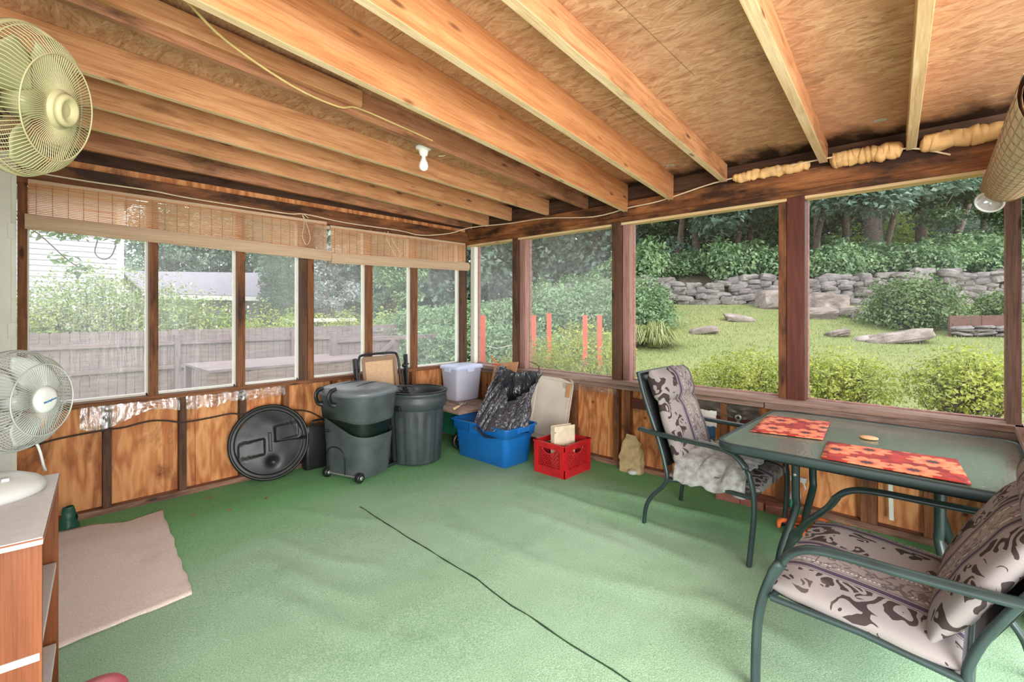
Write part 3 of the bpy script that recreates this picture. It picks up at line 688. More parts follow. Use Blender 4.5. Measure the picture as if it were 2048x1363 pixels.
# ------------------------------------------------------------------ bamboo blinds
def blind(x0, x1, zt0, zt1, zr0, zr1, y, label, threads):
    "hung blind: matchstick slats between top (zt) and a roll (zr is the roll's centre) at its two ends"
    t = thing('bamboo_blind', label, 'blind', ((x0 + x1) / 2, y, (zr0 + zr1) / 2), 0, 'bamboo blinds on the left windows')
    O = Vector(t.location); cx = O.x
    n = 21; mb = MB()
    for i in range(n):
        f = i / n; a = zt0 + (zr0 + .02 - zt0) * f; b = zt1 + (zr1 + .02 - zt1) * f
        mb.bar(Vector((x0, y, a)) - O, Vector((x1, y, b)) - O, .003, .0088)
    mb.build('slats', M_bamboo, t)
    th = MB()
    for i in range(threads):
        f = (i + .5) / threads; x = x0 + (x1 - x0) * f
        th.bar(Vector((x, y - .003, zt0 + (zt1 - zt0) * f)) - O, Vector((x, y - .003, zr0 + (zr1 - zr0) * f)) - O, .003, .003, (0, 1, 0))
    th.build('threads', M_brownfab, t)
    rl = MB(); a = Vector((x0 - .015, y - .03, zr0)) - O; b = Vector((x1 + .015, y - .03, zr1)) - O
    rings = []
    for P in (a, b):
        ring = []
        for k in range(20):
            an = 2 * math.pi * k / 20
            ring.append((P.x, P.y + .034 * math.cos(an), P.z + .047 * math.sin(an)))
        rings.append(ring)
    rl.loft(rings, True, True, True)
    for k in range(14):
        an = math.pi / 2 + math.pi * (k + .5) / 14
        d = Vector((0, .0345 * math.cos(an), .0475 * math.sin(an)))
        rl.bar(a + d, b + d, .004, .004)
    rl.build('roll', M_bamboo_roll, t)
    MB().bar(Vector((x0, y + .012, zt0 + .012)) - O, Vector((x1, y + .012, zt1 + .012)) - O, .022, .03).build('head_rail', M_bamboo_roll, t, .003)
    return t
blind(.10, 2.10, 2.275, 2.265, 2.02, 1.965, YL - .10, 'longer bamboo roll blind over the three left panes, rolled up high', 26)
blind(2.13, 3.83, 2.235, 2.235, 1.945, 1.975, YL - .115, 'shorter bamboo roll blind nearest the corner, hanging a little lower', 22)

# rolled blind and lamp dome at the top right
t = thing('rolled_blind', 'large rolled bamboo blind with dark threads hanging at the upper right corner', 'blind', (3.3, -.17, 2.12))
a = Vector((.38, 0, .0)); b = Vector((-2.0, -.0, -.27))
d = b - a
mb = MB()
for rr_, dd_ in ((.095, 0), (.088, .004), (.075, .006), (.062, .01), (.048, .014), (.034, .018)): mb.tube([a + d.normalized() * dd_, b - d.normalized() * dd_], rr_, 30, caps=False)
mb.build('roll', M_bamboo_roll, t)
th = MB(); M = frame(a, d)
for k in range(30):
    an = 2 * math.pi * k / 30
    th.tube([M @ Vector((.01, .0955 * math.cos(an), .0955 * math.sin(an))), M @ Vector((d.length - .01, .0955 * math.cos(an), .0955 * math.sin(an)))], .0007, 4)
for k in range(21):
    x = .02 + k * .115
    th.tube([M @ Vector((x, .096 * math.cos(2 * math.pi * i / 24), .096 * math.sin(2 * math.pi * i / 24))) for i in range(24)], .001, 4, True)
th.build('threads', M_brownfab, t)
hb = MB(); hb.bar((.36, .05, .10), (-1.9, .05, -.16), .012, .05); hb.build('head_rail', M_bamboo, t)
Ld = at(1979, 404, 2.50); t = thing('lamp_dome', 'clear plastic dome with a white rim beside the rolled blind end', 'lamp', Ld)
M = zframe((0, 0, 0), (-.62, .25, -.5))
MB().lathe([(.022, -.044), (.036, -.036), (.047, -.022), (.053, -.006), (.055, 0)], 32, M).build('dome', M_clear, t)
MB().lathe([(.052, -.004), (.052, .005), (.060, .005), (.062, 0), (.060, -.004), (.052, -.004)], 32, M).build('rim', M_white_plastic, t)
MB().lathe([(0, -.085), (.024, -.085), (.026, -.04), (0, -.04)], 20, M).build('socket', M_white_plastic, t)

# ------------------------------------------------------------------ fans
def fan_head(t, C, axis, Rr, guard, blade, hubm, nw, cup, blades=3, hubr=.27, text=None, wire=.0014):
    "cage radius Rr, axis points where the fan blows"
    M = zframe(C, axis); f = MB(); r = MB()
    prof = [(Rr, 0), (Rr * .985, .022), (Rr * .9, .055), (Rr * .72, .082), (Rr * .5, .085 if not cup else .075), (Rr * hubr, .088 if not cup else .085)]
    bprof = [(Rr, -.004), (Rr * .97, -.03), (Rr * .85, -.062), (Rr * .6, -.085), (Rr * .34, -.09)]
    for k in range(nw):
        an = 2 * math.pi * k / nw; c, s = math.cos(an), math.sin(an)
        f.tube([(p * c, p * s, z) for p, z in prof], wire, 4, M=M, caps=False)
        a2 = an + .06
        r.tube([(p * math.cos(a2 + .25 * (1 - p / Rr)), p * math.sin(a2 + .25 * (1 - p / Rr)), z) for p, z in bprof], wire, 4, M=M, caps=False)
    def ring(mb, R_, z, w): mb.tube([(R_ * math.cos(2 * math.pi * i / 64), R_ * math.sin(2 * math.pi * i / 64), z) for i in range(64)], w, 6, True, M=M)
    ring(f, Rr * .72, .0835, .0022); ring(f, Rr * .985, .022, .0022); ring(f, Rr * hubr, .087, .003); ring(r, Rr * .7, -.078, .0022)
    f.build('front_guard', guard, t); r.build('rear_guard', guard, t)
    MB().lathe([(Rr * 1.0, -.012), (Rr * 1.025, -.01), (Rr * 1.03, .006), (Rr * 1.0, .012), (Rr * .992, 0), (Rr * 1.0, -.012)], 64, M).build('guard_rim', guard, t)
    hc = MB().lathe([(0, .098), (Rr * hubr * .55, .1), (Rr * hubr * .82, .097), (Rr * hubr, .09), (Rr * hubr * 1.02, .08), (0, .078)], 40, M).build('hub_cap', hubm, t)
    if cup:
        MB().lathe([(Rr * .1, .1), (Rr * .16, .112), (Rr * .2, .112), (Rr * .24, .1), (Rr * .1, .1)], 32, M).build('emblem_ring', guard, hc)
    if text:
        fc = bpy.data.curves.new('lettering', 'FONT'); fc.body = text; fc.size = .0085; fc.align_x = 'CENTER'; fc.align_y = 'CENTER'; fc.extrude = .0006; fc.shear = .25
        fo = bpy.data.objects.new('lettering', fc); COL.objects.link(fo); bpy.context.view_layer.update()
        me = bpy.data.meshes.new_from_object(fo.evaluated_get(bpy.context.evaluated_depsgraph_get())); bpy.data.objects.remove(fo)
        fo = bpy.data.objects.new('lettering', me); COL.objects.link(fo); fo.parent = hc; fo.matrix_local = M @ Matrix.Rotation(math.radians(12), 4, 'Z') @ Matrix.Translation((0, -.004, .1014)); me.materials.clear(); me.materials.append(M_bluetext)
    for k in range(blades):
        a0 = 2 * math.pi * k / blades + .5
        def fn(u, v):
            rad = Rr * (.2 + .7 * u); wid = .45 + .75 * math.sin(min(1, u * 1.15) * math.pi * .72)
            an = a0 + (v - .5) * wid * 1.25 + .35 * u
            return (rad * math.cos(an), rad * math.sin(an), .028 - .05 * v + .01 * math.sin(v * 3.1))
        MB().grid(12, 12, fn, M=M).build('blade', blade, t, solid=.003)
    MB().lathe([(0, .03), (Rr * .2, .03), (Rr * .22, -.03), (0, -.03)], 28, M).build('rotor_hub', blade, t)
    MB().lathe([(0, -.075), (Rr * .3, -.078), (Rr * .36, -.10), (Rr * .36, -.16), (Rr * .3, -.2), (Rr * .1, -.22), (0, -.22)], 32, M).build('motor_housing', hubm, t)
    vents = MB()
    for k in range(12):
        an = 2 * math.pi * k / 12; vents.box((Rr * .27 * math.cos(an), Rr * .27 * math.sin(an), -.073), (.012, .012, .004), M)
    vents.build('vent_slots', M_black, t)
    return M

C1 = at(52, 203, 1.42); A1 = Vector((.83, -.53, -.17)).normalized()
t = thing('wall_fan', 'large yellowed cream wall fan with round wire guard under the rafters', 'fan', C1)
fan_head(t, (0, 0, 0), A1, .214, M_guard1, M_blade1, M_guard1, 96, True, 3, .26)
MB().tube([-A1 * .2, -A1 * .24 + Vector((-.06, .0, -.03)), Vector((-.2 - C1.x, .06, -.06))], .02, 12).build('wall_arm', M_guard1, t)
MB().box((-.19 - C1.x, .06, -.06), (.02, .10, .16)).build('wall_bracket', M_guard1, t, .006)

# bookcase, its base fan
BZ = .90
bk = thing('bookcase', 'low cherry laminate bookcase with grey-white top, open shelves facing the room', 'bookcase', (-.058, 1.94, 0), -.105)
bx0, bx1, by0, by1 = -.09, .15, -.275, .32   # local
for yy in (by0 + .009, by1 - .009): board('side_panel', ((bx0 + bx1) / 2, yy, 0), ((bx0 + bx1) / 2, yy, BZ - .02), bx1 - bx0, .018, M_brownlam, bk, (0, 1, 0), .001)
MB().box((bx0 + .003, 0, BZ / 2), (.006, by1 - by0 - .036, BZ - .04)).build('back_panel', M_brownlam, bk)
MB().box(((bx0 + bx1) / 2, 0, BZ - .009), (bx1 - bx0 + .006, by1 - by0 + .006, .018)).build('top', M_whitelam, bk, .001)
MB().box(((bx0 + bx1) / 2 + .0, 0, BZ - .004), (bx1 - bx0 + .009, by1 - by0 + .009, .004)).build('top_edge', M_brownlam, bk)
for z in (.07, .33, .60):
    MB().box(((bx0 + bx1) / 2 + .002, 0, z), (bx1 - bx0 - .012, by1 - by0 - .036, .018)).build('shelf', M_whitelam, bk, .001)
MB().box((bx1 - .01, 0, .03), (.016, by1 - by0 - .036, .06)).build('kick_board', M_brownlam, bk)
cup = thing('glass_jar', 'small clear jar on the upper shelf of the bookcase', 'jar', (-.06 + .07, 1.75, .609))
MB().lathe([(0, .002), (.034, .002), (.036, .02), (.036, .085), (.03, .095), (.03, .10), (.027, .10), (.027, .09), (.033, .08), (.033, .01), (0, .008)], 28).build('jar', M_clear, cup)
MB().lathe([(0, .112), (.031, .112), (.032, .1), (0, .1)], 28).build('lid', M_steel, cup)

Bf = Vector((-.045, 2.09, BZ)); t = thing('desk_fan', 'white oscillating desk fan with wire guard standing on the bookcase', 'fan', Bf)
fb = MB()
prof = [(.0, .0), (.130, .0), (.135, .008), (.134, .022), (.12, .036), (.09, .05), (.05, .058), (0, .060)]
fb.lathe(prof, 40); fb.build('base', M_white_plastic, t)
bt = MB()
for k in range(4): bt.box((.045 - .026 * k, -.055 + .008 * k, .056), (.018, .03, .010))
bt.build('buttons', M_white_plastic, t, .003)
bp_ = MB().tube(spline([(-.02, .02, .05), (-.03, .03, .12), (-.03, .03, .17)], 5), .022, 14); bp_.build('neck', M_white_plastic, t)
C2 = at(30, 801, 1.50) - Bf; A2 = Vector((.75, -.66, .03)).normalized()
fan_head(t, C2, A2, .155, M_guard2, M_blade2, M_white_plastic, 84, False, 3, .27, 'Westinghouse', .0011)
MB().tube([C2 - A2 * .12, C2 - A2 * .12 + Vector((0, .02, -.08)), Vector((-.03, .03, .15))], .02, 12).build('pivot', M_white_plastic, t)
cd = [C2 - A2 * .15 + Vector((.02, 0, -.06)), Vector((.10, .12, .14)), Vector((.135, .16, .02)), Vector((.14, .2, .004))]
MB().tube(spline(cd, 6), .004, 6).build('power_cord', M_white_plastic, t)

# carpet remnant, dropped bits
mb = MB(); out = [(-.15, 4.30), (.62, 4.27), (.78, 4.22), (.74, 4.10), (.655, 2.85), (.4, 2.83), (-.15, 2.79)]
n = 44
def rugpt(u, v):
    a = Vector((-.15, 2.79)).lerp(Vector((-.15, 4.30)), v); b = Vector((.655, 2.85)).lerp(Vector((.775, 4.20)), v)
    p = a.lerp(b, u); j = .012 * nz(p.x * 9, p.y * 9) * (u > .97 or v > .97 or v < .03)
    cut = .10 * max(0, (v - .93) / .07) * max(0, 1 - abs(u - .8) / .2)
    return (p.x + j - cut * .3, p.y + j - cut, zfloor(p.x, p.y) + .009 + .002 * nz(p.x * 5, p.y * 5))
mb.grid(n, n, rugpt); tag(mb.build('carpet_remnant', M_rug, solid=.01), 'pinkish beige carpet remnant lying on the green carpet beside the bookcase', 'rug')
for i, (px, py, l) in enumerate(((417, 997, 'dry brown leaf on the carpet below the left wall'), (532, 997, 'dry brown leaf on the carpet in front of the round lid'), (459, 1021, 'small dry leaf between the beige remnant and the two bins'), (386, 1032, 'dark fleck of dry leaf just beside the beige remnant'))):
    p = on(px, py, z=0.0); s = .022 if i < 2 else .013
    mb = MB().grid(4, 4, lambda u, v: (s * 2 * (u - .5), s * (v - .5) * math.sin(math.pi * min(.98, max(.06, u))), .004 + .01 * abs(u - .5) + .004 * math.sin(v * 6)))
    tag(mb.build('dry_leaf', M_deadleaf, None, 0, Matrix.Translation((p.x, p.y, zfloor(p.x, p.y))) @ Matrix.Rotation(i * 1.3, 4, 'Z')), l, 'leaf')
p = Vector((.155, 4.33, 0)); mb = MB()
mb.grid(16, 10, lambda u, v: ((.055 + .02 * nz(u * 5, v * 3)) * math.cos(u * 6.283) * (1 - .5 * v), (.045 + .015 * nz(u * 6, v * 4, 2)) * math.sin(u * 6.283) * (1 - .5 * v), .15 * v + .01 * nz(u * 4, v * 4)))
tag(mb.build('garden_bag', M_greenbag, None, 0, Matrix.Translation(p + Vector((.13, -.02, 0)))), 'crumpled dark green plastic bag on the floor behind the bookcase', 'bag')
p = on(195, 1352, z=.34); t = thing('step_stool', 'rounded pink plastic stool top at the bottom edge of the picture', 'stool', (p.x - .02, p.y - .07, 0))
MB().loft([rring(.16, .16, .06, .30, 6), rring(.17, .17, .07, .325, 6), rring(.15, .15, .06, .338, 6), rring(.08, .08, .035, .342, 6)], True, True, True).build('seat', M_pink, t)
for sx_ in (-1, 1):
    for sy_ in (-1, 1): MB().tube([(.06 * sx_, .06 * sy_, .31), (.085 * sx_, .085 * sy_, 0)], [.018, .013], 10).build('leg', M_pink, t)

# ------------------------------------------------------------------ bins
def ringmix(w, d, r, z, k=6, cx=0, cy=0): return rring(w, d, r, z, k, cx, cy)
t = thing('wheeled_bin', 'dark grey-green wheeled rubbish bin with closed lid beside the round lid', 'bin', (2.17, 3.93, 0), math.radians(18))
H1 = .745
mb = MB()
mb.loft([ringmix(.40, .46, .12, .03), ringmix(.42, .48, .13, .10), [(x, y, z + .085 * math.sin(max(-1.5, min(1.5, y * 5)))) for x, y, z in ringmix(.468, .53, .15, .455)]], True, True)
mb.build('lower_body', M_bin, t)
mb = MB(); rr = []
for z, g_ in ((.44, .0), (.455, .012), (.52, .02), (H1 - .02, .05), (H1, .055)): rr.append(ringmix(.475 + g_, .535 + g_, .16, z))
# the upper shell's lower lip sweeps down on one side
rr2 = []
for j, ring in enumerate(rr):
    rr2.append([(x, y, z + (.03 * math.sin(y * 5) if j < 2 else 0) + (.075 if j < 2 else 0)) for x, y, z in ring])
mb.loft(rr2, True); mb.build('upper_body', M_bin, t)
MB().loft([ringmix(.415, .475, .14, .34), ringmix(.446, .506, .15, .48), ringmix(.46, .52, .16, .62)], True).build('handle_recess', M_greenband, t)
l_ = MB(); l_.loft([ringmix(.545, .61, .2, H1 - .03), ringmix(.57, .635, .21, H1 - .02), ringmix(.575, .64, .215, H1), ringmix(.55, .615, .2, H1 + .018), ringmix(.44, .5, .17, H1 + .04), ringmix(.25, .3, .1, H1 + .055), ringmix(.06, .08, .02, H1 + .058)], True, False, True)
lid = l_.build('lid', M_bin_lid, t)
for y in (-.13, .13):
    MB().tube(spline([(-.24, y, H1 + .02), (-.1, y * .8, H1 + .052), (.1, y * .6, H1 + .056), (.24, y * .9, H1 + .02)], 5), .012, 8, ell=(1.6, .5)).build('lid_ridge', M_black, lid)
for y in (.02, .17):
    MB().tube(spline([(-.25, y, H1 + .03), (-.305, y, H1 + .02), (-.325, y, H1 - .03), (-.30, y, H1 - .085), (-.27, y - .02, H1 - .10)], 5), .016, 8, ell=(1.3, .7), up=(0, 1, 0)).build('handle', M_black, t)
# pressed arch panel, badge, axle and wheels on the side that faces the room
ar_ = MB(); arch = [(-.214, -.10, .05), (-.222, -.10, .20), (-.226, -.075, .25), (-.228, -.03, .275), (-.228, .03, .275), (-.226, .075, .25), (-.222, .10, .20), (-.214, .10, .05)]
ar_.tube([(x - .002, y + .05, z) for x, y, z in spline(arch, 4)], .005, 6); ar_.build('pressed_arch', M_black, t)
MB().tube([(-.240 - .004, .13 + .03 * math.cos(a), .445 + .011 * math.sin(a) - .03) for a in np.linspace(0, 6.283, 21)[:-1]], .0035, 6, True).build('badge', M_black, t)
MB().tube([(-.20, -.205, .04), (-.20, .17, .04)], .008, 8).build('axle', M_steel, t)
for y in (-.20, .165):
    w = MB().lathe([(.012, -.022), (.03, -.024), (.04, -.018), (.042, 0), (.04, .018), (.03, .024), (.012, .022)], 24, zframe((-.205, y, .042), (0, 1, 0))).build('wheel', M_black, t)
    MB().lathe([(0, -.026), (.016, -.026), (.018, -.02), (0, -.02)], 16, zframe((-.205, y, .042), (0, 1, 0))).build('hub', M_steel, w)

t = thing('trash_can', 'open dark grey round rubbish can with ribbed sides, right of the wheeled bin', 'bin', (2.74, 3.86, 0))
nr = 14; NS = nr * 8; H2 = .68
def can_ring(r, z, amp):
    out = []
    for k in range(NS):
        a = 2 * math.pi * k / NS; ph = (k % 8) / 8
        rb = r + (amp if .14 < ph < .86 else -amp)
        out.append((rb * math.cos(a), rb * math.sin(a), z))
    return out
mb = MB(); mb.loft([can_ring(.19, .0, 0), can_ring(.225, .012, .001), can_ring(.23, .03, .005), can_ring(.255, .44, .006), can_ring(.258, .47, .001), can_ring(.262, .52, 0)], True, True)
mb.build('ribbed_body', M_can, t)
mb = MB().lathe([(.262, .515), (.285, .54), (.296, .58), (.294, .615), (.284, .635), (.29, .645), (.294, .66), (.292, H2 - .004), (.285, H2), (.278, H2 - .006), (.272, .63), (.268, .55), (.25, .45), (.21, .03), (0, .02)], 64); mb.build('collar', M_can, t)
MB().lathe([(.290, H2 - .008), (.3, H2 - .004), (.3, H2 + .006), (.288, H2 + .01), (.283, H2), (.290, H2 - .008)], 64).build('rim', M_black, t)
for a in (math.radians(195), math.radians(15)):
    M = Matrix.Rotation(a, 4, 'Z')
    MB().box((.30, 0, .55), (.03, .13, .05), M).build('handle', M_black, t, .01)
t2 = thing('black_bag', 'crumpled black bag and lid lying inside the open round can', 'bag', (2.67, 3.98, .60))
mb = MB().grid(24, 12, lambda u, v: ((.02 + .15 * v) * math.cos(u * 6.283), (.02 + .12 * v) * math.sin(u * 6.283), .085 - .13 * v * v + .03 * nz(u * 5, v * 5, 3))); mb.build('bag', M_black, t2)
MB().tube(spline([(-.10, .02, .06), (-.11, 0, .11), (-.05, -.05, .125), (.04, -.08, .11), (.06, -.1, .07)], 5), .014, 8, ell=(1.5, .5)).build('strap', M_black, t2)

# round lid leaning on the left wall
t = thing('round_bin_lid', 'round black bin lid leaning on the left wall under the torn plastic', 'bin lid', (1.57, 4.28, .012))
M = zframe(Vector((0, .075, .30)), (-.17, -.96, .22))
Rl = .305
def lidpt(u, v):
    r = Rl * u; a = 2 * math.pi * v; x, y = r * math.cos(a), r * math.sin(a)
    z = .03 * (1 - u * u) - .028 * (u < .88)
    for (cx, cy) in ((.14, .07), (-.14, -.04)):
        e = max(abs(x - cx) / .105, abs(y - cy - .1 * (x - cx)) / .07); z -= .014 * max(0, min(1, (1 - e) * 8))
    z -= .03 * math.exp(-((x - .02) ** 2 + (y + .17) ** 2) / .0016)
    return (x, y, z + .004 * nz(x * 9, y * 9))
mb = MB().grid(40, 72, lidpt, M=M); mb.build('panel', M_black, t, solid=.004)
MB().lathe([(Rl * .985, -.03), (Rl * 1.03, -.03), (Rl * 1.05, -.012), (Rl * 1.045, .008), (Rl * 1.01, .016), (Rl * .97, .01), (Rl * .985, -.03)], 72, M).build('rim', M_black, t)
MB().box((.0, .0, .008), (.025, .16, .02), M).build('cross_rib', M_black, t, .006)

# things stuffed behind the bins
t = thing('tool_case', 'black plastic case standing behind the wheeled bin and the round lid', 'case', (1.99, 4.35, 0))
MB().loft([rring(.26, .10, .03, 0), rring(.27, .11, .03, .02), rring(.27, .11, .03, .38), rring(.25, .09, .03, .40)], True, True, True).build('shell', M_black, t)
MB().tube(spline([(-.06, 0, .395), (-.05, 0, .43), (.05, 0, .43), (.06, 0, .395)], 5), .010, 8).build('handle', M_black, t)
t = thing('folding_lounge_chair', 'folded lounge chair with tan mesh fabric leaning behind the two bins', 'chair', (2.66, 4.20, 0), math.radians(6))
yb = lambda z: .05 + .13 * z
mb = MB().grid(10, 14, lambda u, v: (-.195 + .39 * u, yb(.28 + .69 * v) + .012 * math.sin(v * 3.1), .28 + .69 * v)); mb.build('fabric', M_tan, t, solid=.004)
ed = MB()
for s in (-1, 1): ed.bar((s * .195, yb(.28) - .006, .28), (s * .195, yb(.97) - .006, .97), .035, .008, (0, 1, 0))
ed.bar((-.2, yb(.96) - .008, .955), (.2, yb(.96) - .008, .955), .05, .008, (0, 1, 0)); ed.build('fabric_edging', M_brownfab, t)
MB().tube(spline([(-.26, yb(.1), .02), (-.255, yb(.5), .5), (-.25, yb(.9), .88), (-.235, yb(1), .97), (-.19, yb(1), 1.0), (0, yb(1), 1.005), (.19, yb(1), 1.0), (.235, yb(1), .97), (.25, yb(.9), .88), (.255, yb(.5), .5), (.26, yb(.1), .02)], 5), .0125, 10).build('frame', M_black, t)
for s in (-1, 1):
    a_ = MB().bar((s * .30, yb(.6) - .03, .58), (s * .315, yb(.9) - .03, .98), .03, .05, (0, 1, 0)); a_.build('armrest', M_black, t, .01)
    MB().tube([(s * .29, yb(.1) - .05, .02), (s * .285, yb(.8), .82)], .011, 8).build('leg', M_black, t)
    MB().lathe([(0, -.02), (.022, -.02), (.022, .02), (0, .02)], 14, zframe((s * .30, yb(.85) - .03, .86), (1, 0, 0))).build('locking_knob', M_black, t)
    MB().tube([(s * .28, yb(.85) - .04, .90), (s * .34, yb(.85) - .05, .87)], .008, 8).build('lock_lever', M_black, t)
for z in (.1, .22): MB().tube(spline([(-.26, yb(z), z), (-.1, yb(z) - .05, z - .02), (.1, yb(z) - .05, z - .02), (.26, yb(z), z)], 4), .012, 8).build('crossbar', M_black, t)
t = thing('green_tray', 'flat green plastic tray on the floor between the two bins', 'tray', (2.47, 3.93, zfloor(2.47, 3.93) + .002), .3)
MB().loft([rring(.22, .14, .03, .0), rring(.26, .18, .04, .035), rring(.25, .17, .035, .035), rring(.21, .13, .025, .006)], True, True, True).build('tray', M_darkgreen, t)

# green wheeled spreader with a board on it, the storage box on the board
t = thing('wheeled_cart', 'low green wheeled cart in the corner under the grey board', 'cart', (3.40, 4.02, 0))
MB().loft([rring(.36, .40, .06, .14), rring(.40, .46, .07, .38), rring(.42, .48, .07, .40)], True, True, True).build('tub', M_greenbag, t)
for (x, y) in ((-.17, -.02), (.19, -.02)):
    w = MB().lathe([(.055, -.022), (.08, -.026), (.09, -.016), (.092, 0), (.09, .016), (.08, .026), (.055, .022), (.055, -.022)], 32, zframe((x, y - .22, .10), (-.3, -1, 0))).build('wheel', M_black, t)
    sp_ = MB(); Mz = zframe((x, y - .22, .10), (-.3, -1, 0))
    for k in range(6): sp_.bar(Mz @ Vector((.014 * math.cos(k * 1.047), .014 * math.sin(k * 1.047), .012)), Mz @ Vector((.06 * math.cos(k * 1.047 + .3), .06 * math.sin(k * 1.047 + .3), .012)), .01, .008)
    sp_.lathe([(0, .02), (.018, .02), (.018, -.02), (0, -.02)], 14, Mz); sp_.build('spokes', M_black, w)
MB().tube([(-.17, -.2, .10), (.19, -.2, .10)], .009, 8).build('axle', M_steel, t)
for (x, y) in ((-.15, .18), (.17, .18)): MB().tube([(x, y, .2), (x, y, 0)], .014, 8).build('leg', M_black, t)
tag(board('plank', (3.42, 3.66, .415), (3.42, 4.36, .425), .62, .028, M_graysill, None, bevel=.005), 'grey weathered board lying on the green cart in the corner', 'board')
t = thing('storage_box', 'cloudy clear storage box with pale blue lid on the grey corner board', 'storage box', (3.60, 4.19, .432))
MB().loft([rring(.30, .22, .03, 0), rring(.33, .25, .035, .01), rring(.385, .295, .035, .365), rring(.395, .305, .035, .37)], True, True, True).build('box', M_clearbox, t)
MB().loft([rring(.405, .315, .035, .355), rring(.41, .32, .035, .36), rring(.41, .32, .035, .385), rring(.39, .30, .03, .395), rring(.34, .25, .03, .396), rring(.33, .24, .03, .40), rring(.1, .08, .02, .402)], True, True, True).build('lid', M_boxlid, t)
for s in (-1, 1): MB().box((0, s * .163, .35), (.10, .012, .05)).build('clip', M_boxlid, t, .004)
MB().box((-.208, 0, .35), (.012, .10, .05)).build('clip', M_boxlid, t, .004)
t = thing('garden_fork', 'small garden hand fork with wooden handle on the grey corner board', 'hand fork', (3.27, 3.83, .437), .5)
MB().tube([(-.16, 0, .014), (-.03, 0, .014)], [.014, .011], 10).build('handle', M_rafter_pale, t)
pf = MB().tube([(-.03, 0, .014), (.04, 0, .02)], .006, 8)
for k in (-1, 0, 1): pf.tube(spline([(.03, 0, .02), (.05, .028 * k, .026), (.10, .03 * k, .03), (.13, .03 * k, .012)], 5), .004, 6)
pf.build('prongs', M_steel, t)

# ------------------------------------------------------------------ tote, bag, lid, crate
t = thing('blue_tote', 'large open blue plastic tote in the corner, a black bag standing in it', 'storage tote', (3.30, 3.365, 0))
HT = .37
mb = MB().loft([rring(.33, .64, .05, .0), rring(.35, .67, .055, .01), rring(.39, .72, .055, HT - .10)], True, True)
mb.loft([rring(.39, .72, .055, HT - .10), rring(.42, .76, .055, HT - .095), rring(.435, .78, .055, HT - .012)], True)
mb.loft([rring(.435, .78, .055, HT - .012), rring(.462, .81, .06, HT - .012), rring(.462, .81, .06, HT), rring(.428, .775, .05, HT), rring(.38, .70, .05, HT - .10), rring(.34, .64, .05, .015)], False, False, True)
mb.build('tub', M_blue, t)
for x in (-.221, .221): MB().box((x, 0, HT - .055), (.012, .20, .085)).build('rib_panel', M_blue, t, .004)
for y in (-.398, .398): MB().box((0, y, HT - .03), (.16, .022, .05)).build('handle', M_blue, t, .006)

# the bag: a tall peaked black film held up by its two drawstrings
t = thing('bin_bag', 'shiny black bin bag with orange drawstrings standing open in the blue tote', 'bag', (3.30, 3.34, .10))
O = Vector(t.location)
top = [at(1000, 728, 4.72), at(1030, 745, 4.80), at(1079, 741, 4.66), at(1062, 782, 4.55), at(1018, 805, 4.50), at(1004, 770, 4.62)]
top = [p - O for p in top]
bot = [at(948, 842, 4.50), at(985, 815, 4.95), at(1052, 812, 4.80), at(1058, 852, 4.45), at(1018, 862, 4.36), at(968, 862, 4.38)]
bot = [p - O for p in bot]
def loopi(L, u):
    n = len(L); x = u * n; i = int(x) % n; f = x - int(x); f = f * f * (3 - 2 * f) * .5 + f * .5
    return L[i].lerp(L[(i + 1) % n], f)
def bagpt(u, v):
    a = loopi(top, u); b = loopi(bot, u); p = b.lerp(a, v)
    c = Vector((0, 0, p.z)); dirn = Vector((p.x, p.y, 0))
    q = .034 * nz(u * 34 + v * 3, v * 1.6, 1) * (.5 + v) + .022 * nz(u * 9, v * 4, 7)
    return p + (dirn.normalized() if dirn.length > .01 else Vector((1, 0, 0))) * q + Vector((0, 0, .012 * nz(u * 20, v * 3, 4)))
MB().grid(200, 40, bagpt).build('bag', M_bag, t)
MB().grid(40, 8, lambda u, v: (lambda p: Vector((p.x * (1 - v), p.y * (1 - v), p.z + .02 * nz(u * 6, v * 4))))(loopi(bot, u) - Vector((0, 0, .06)))).build('filling', M_bag, t)
q0 = top[0]; q1 = top[2]
MB().tube([q0 + Vector((.0, .02, -.01)), q0 + Vector((-.05, .05, .06)), q0 + Vector((-.06, .06, .085))], .013, 8, ell=(1, .4)).build('drawstring', M_orange, t)
MB().tube([q0 + Vector((.02, 0, -.01)), q0 + Vector((-.03, .055, .0)), q0 + Vector((-.035, .07, -.012))], .011, 8, ell=(1, .4)).build('drawstring', M_red, t)
MB().tube(spline([q1 + Vector((0, 0, -.01)), q1 + Vector((.0, .02, .05)), q1 + Vector((-.03, .06, .075)), q1 + Vector((-.05, .08, .085))], 4), .011, 8, ell=(1, .4)).build('drawstring', M_stem, t)
t = thing('cardboard_sheet', 'strip of tan cardboard leaning behind the black bag', 'cardboard', (3.60, 3.62, 0))
MB().bar((-.05, .0, .25), (.26, .10, .86), .012, .34, (0, 1, 0)).build('sheet', M_cardboard, t, .002)
t = thing('tote_lid', 'cream plastic tote lid with rounded corners leaning on the right wall', 'lid', (3.82, 3.08, 0))
M = zframe(Vector((.0, 0, .46)), (-.98, -.06, .20), (0, 0, 1)) @ Matrix.Rotation(math.radians(-3), 4, 'Z')
MB().loft([rring(.50, .66, .09, .012, 6), rring(.515, .675, .095, .0, 6), rring(.50, .66, .09, -.012, 6)], True, M=M).build('rim', M_offwhite, t)
lp = MB().loft([rring(.50, .66, .09, .008, 6), rring(.47, .63, .08, -.004, 6), rring(.40, .56, .06, -.004, 6), rring(.39, .55, .06, -.012, 6)], False, False, True, M=M); lp.build('panel', M_offwhite, t, solid=.003)
for yy in (.2, -.2): MB().box((.20, yy, .0), (.05, .14, .012), M).build('clip', M_cardboard if yy > 0 else M_offwhite, t, .003)

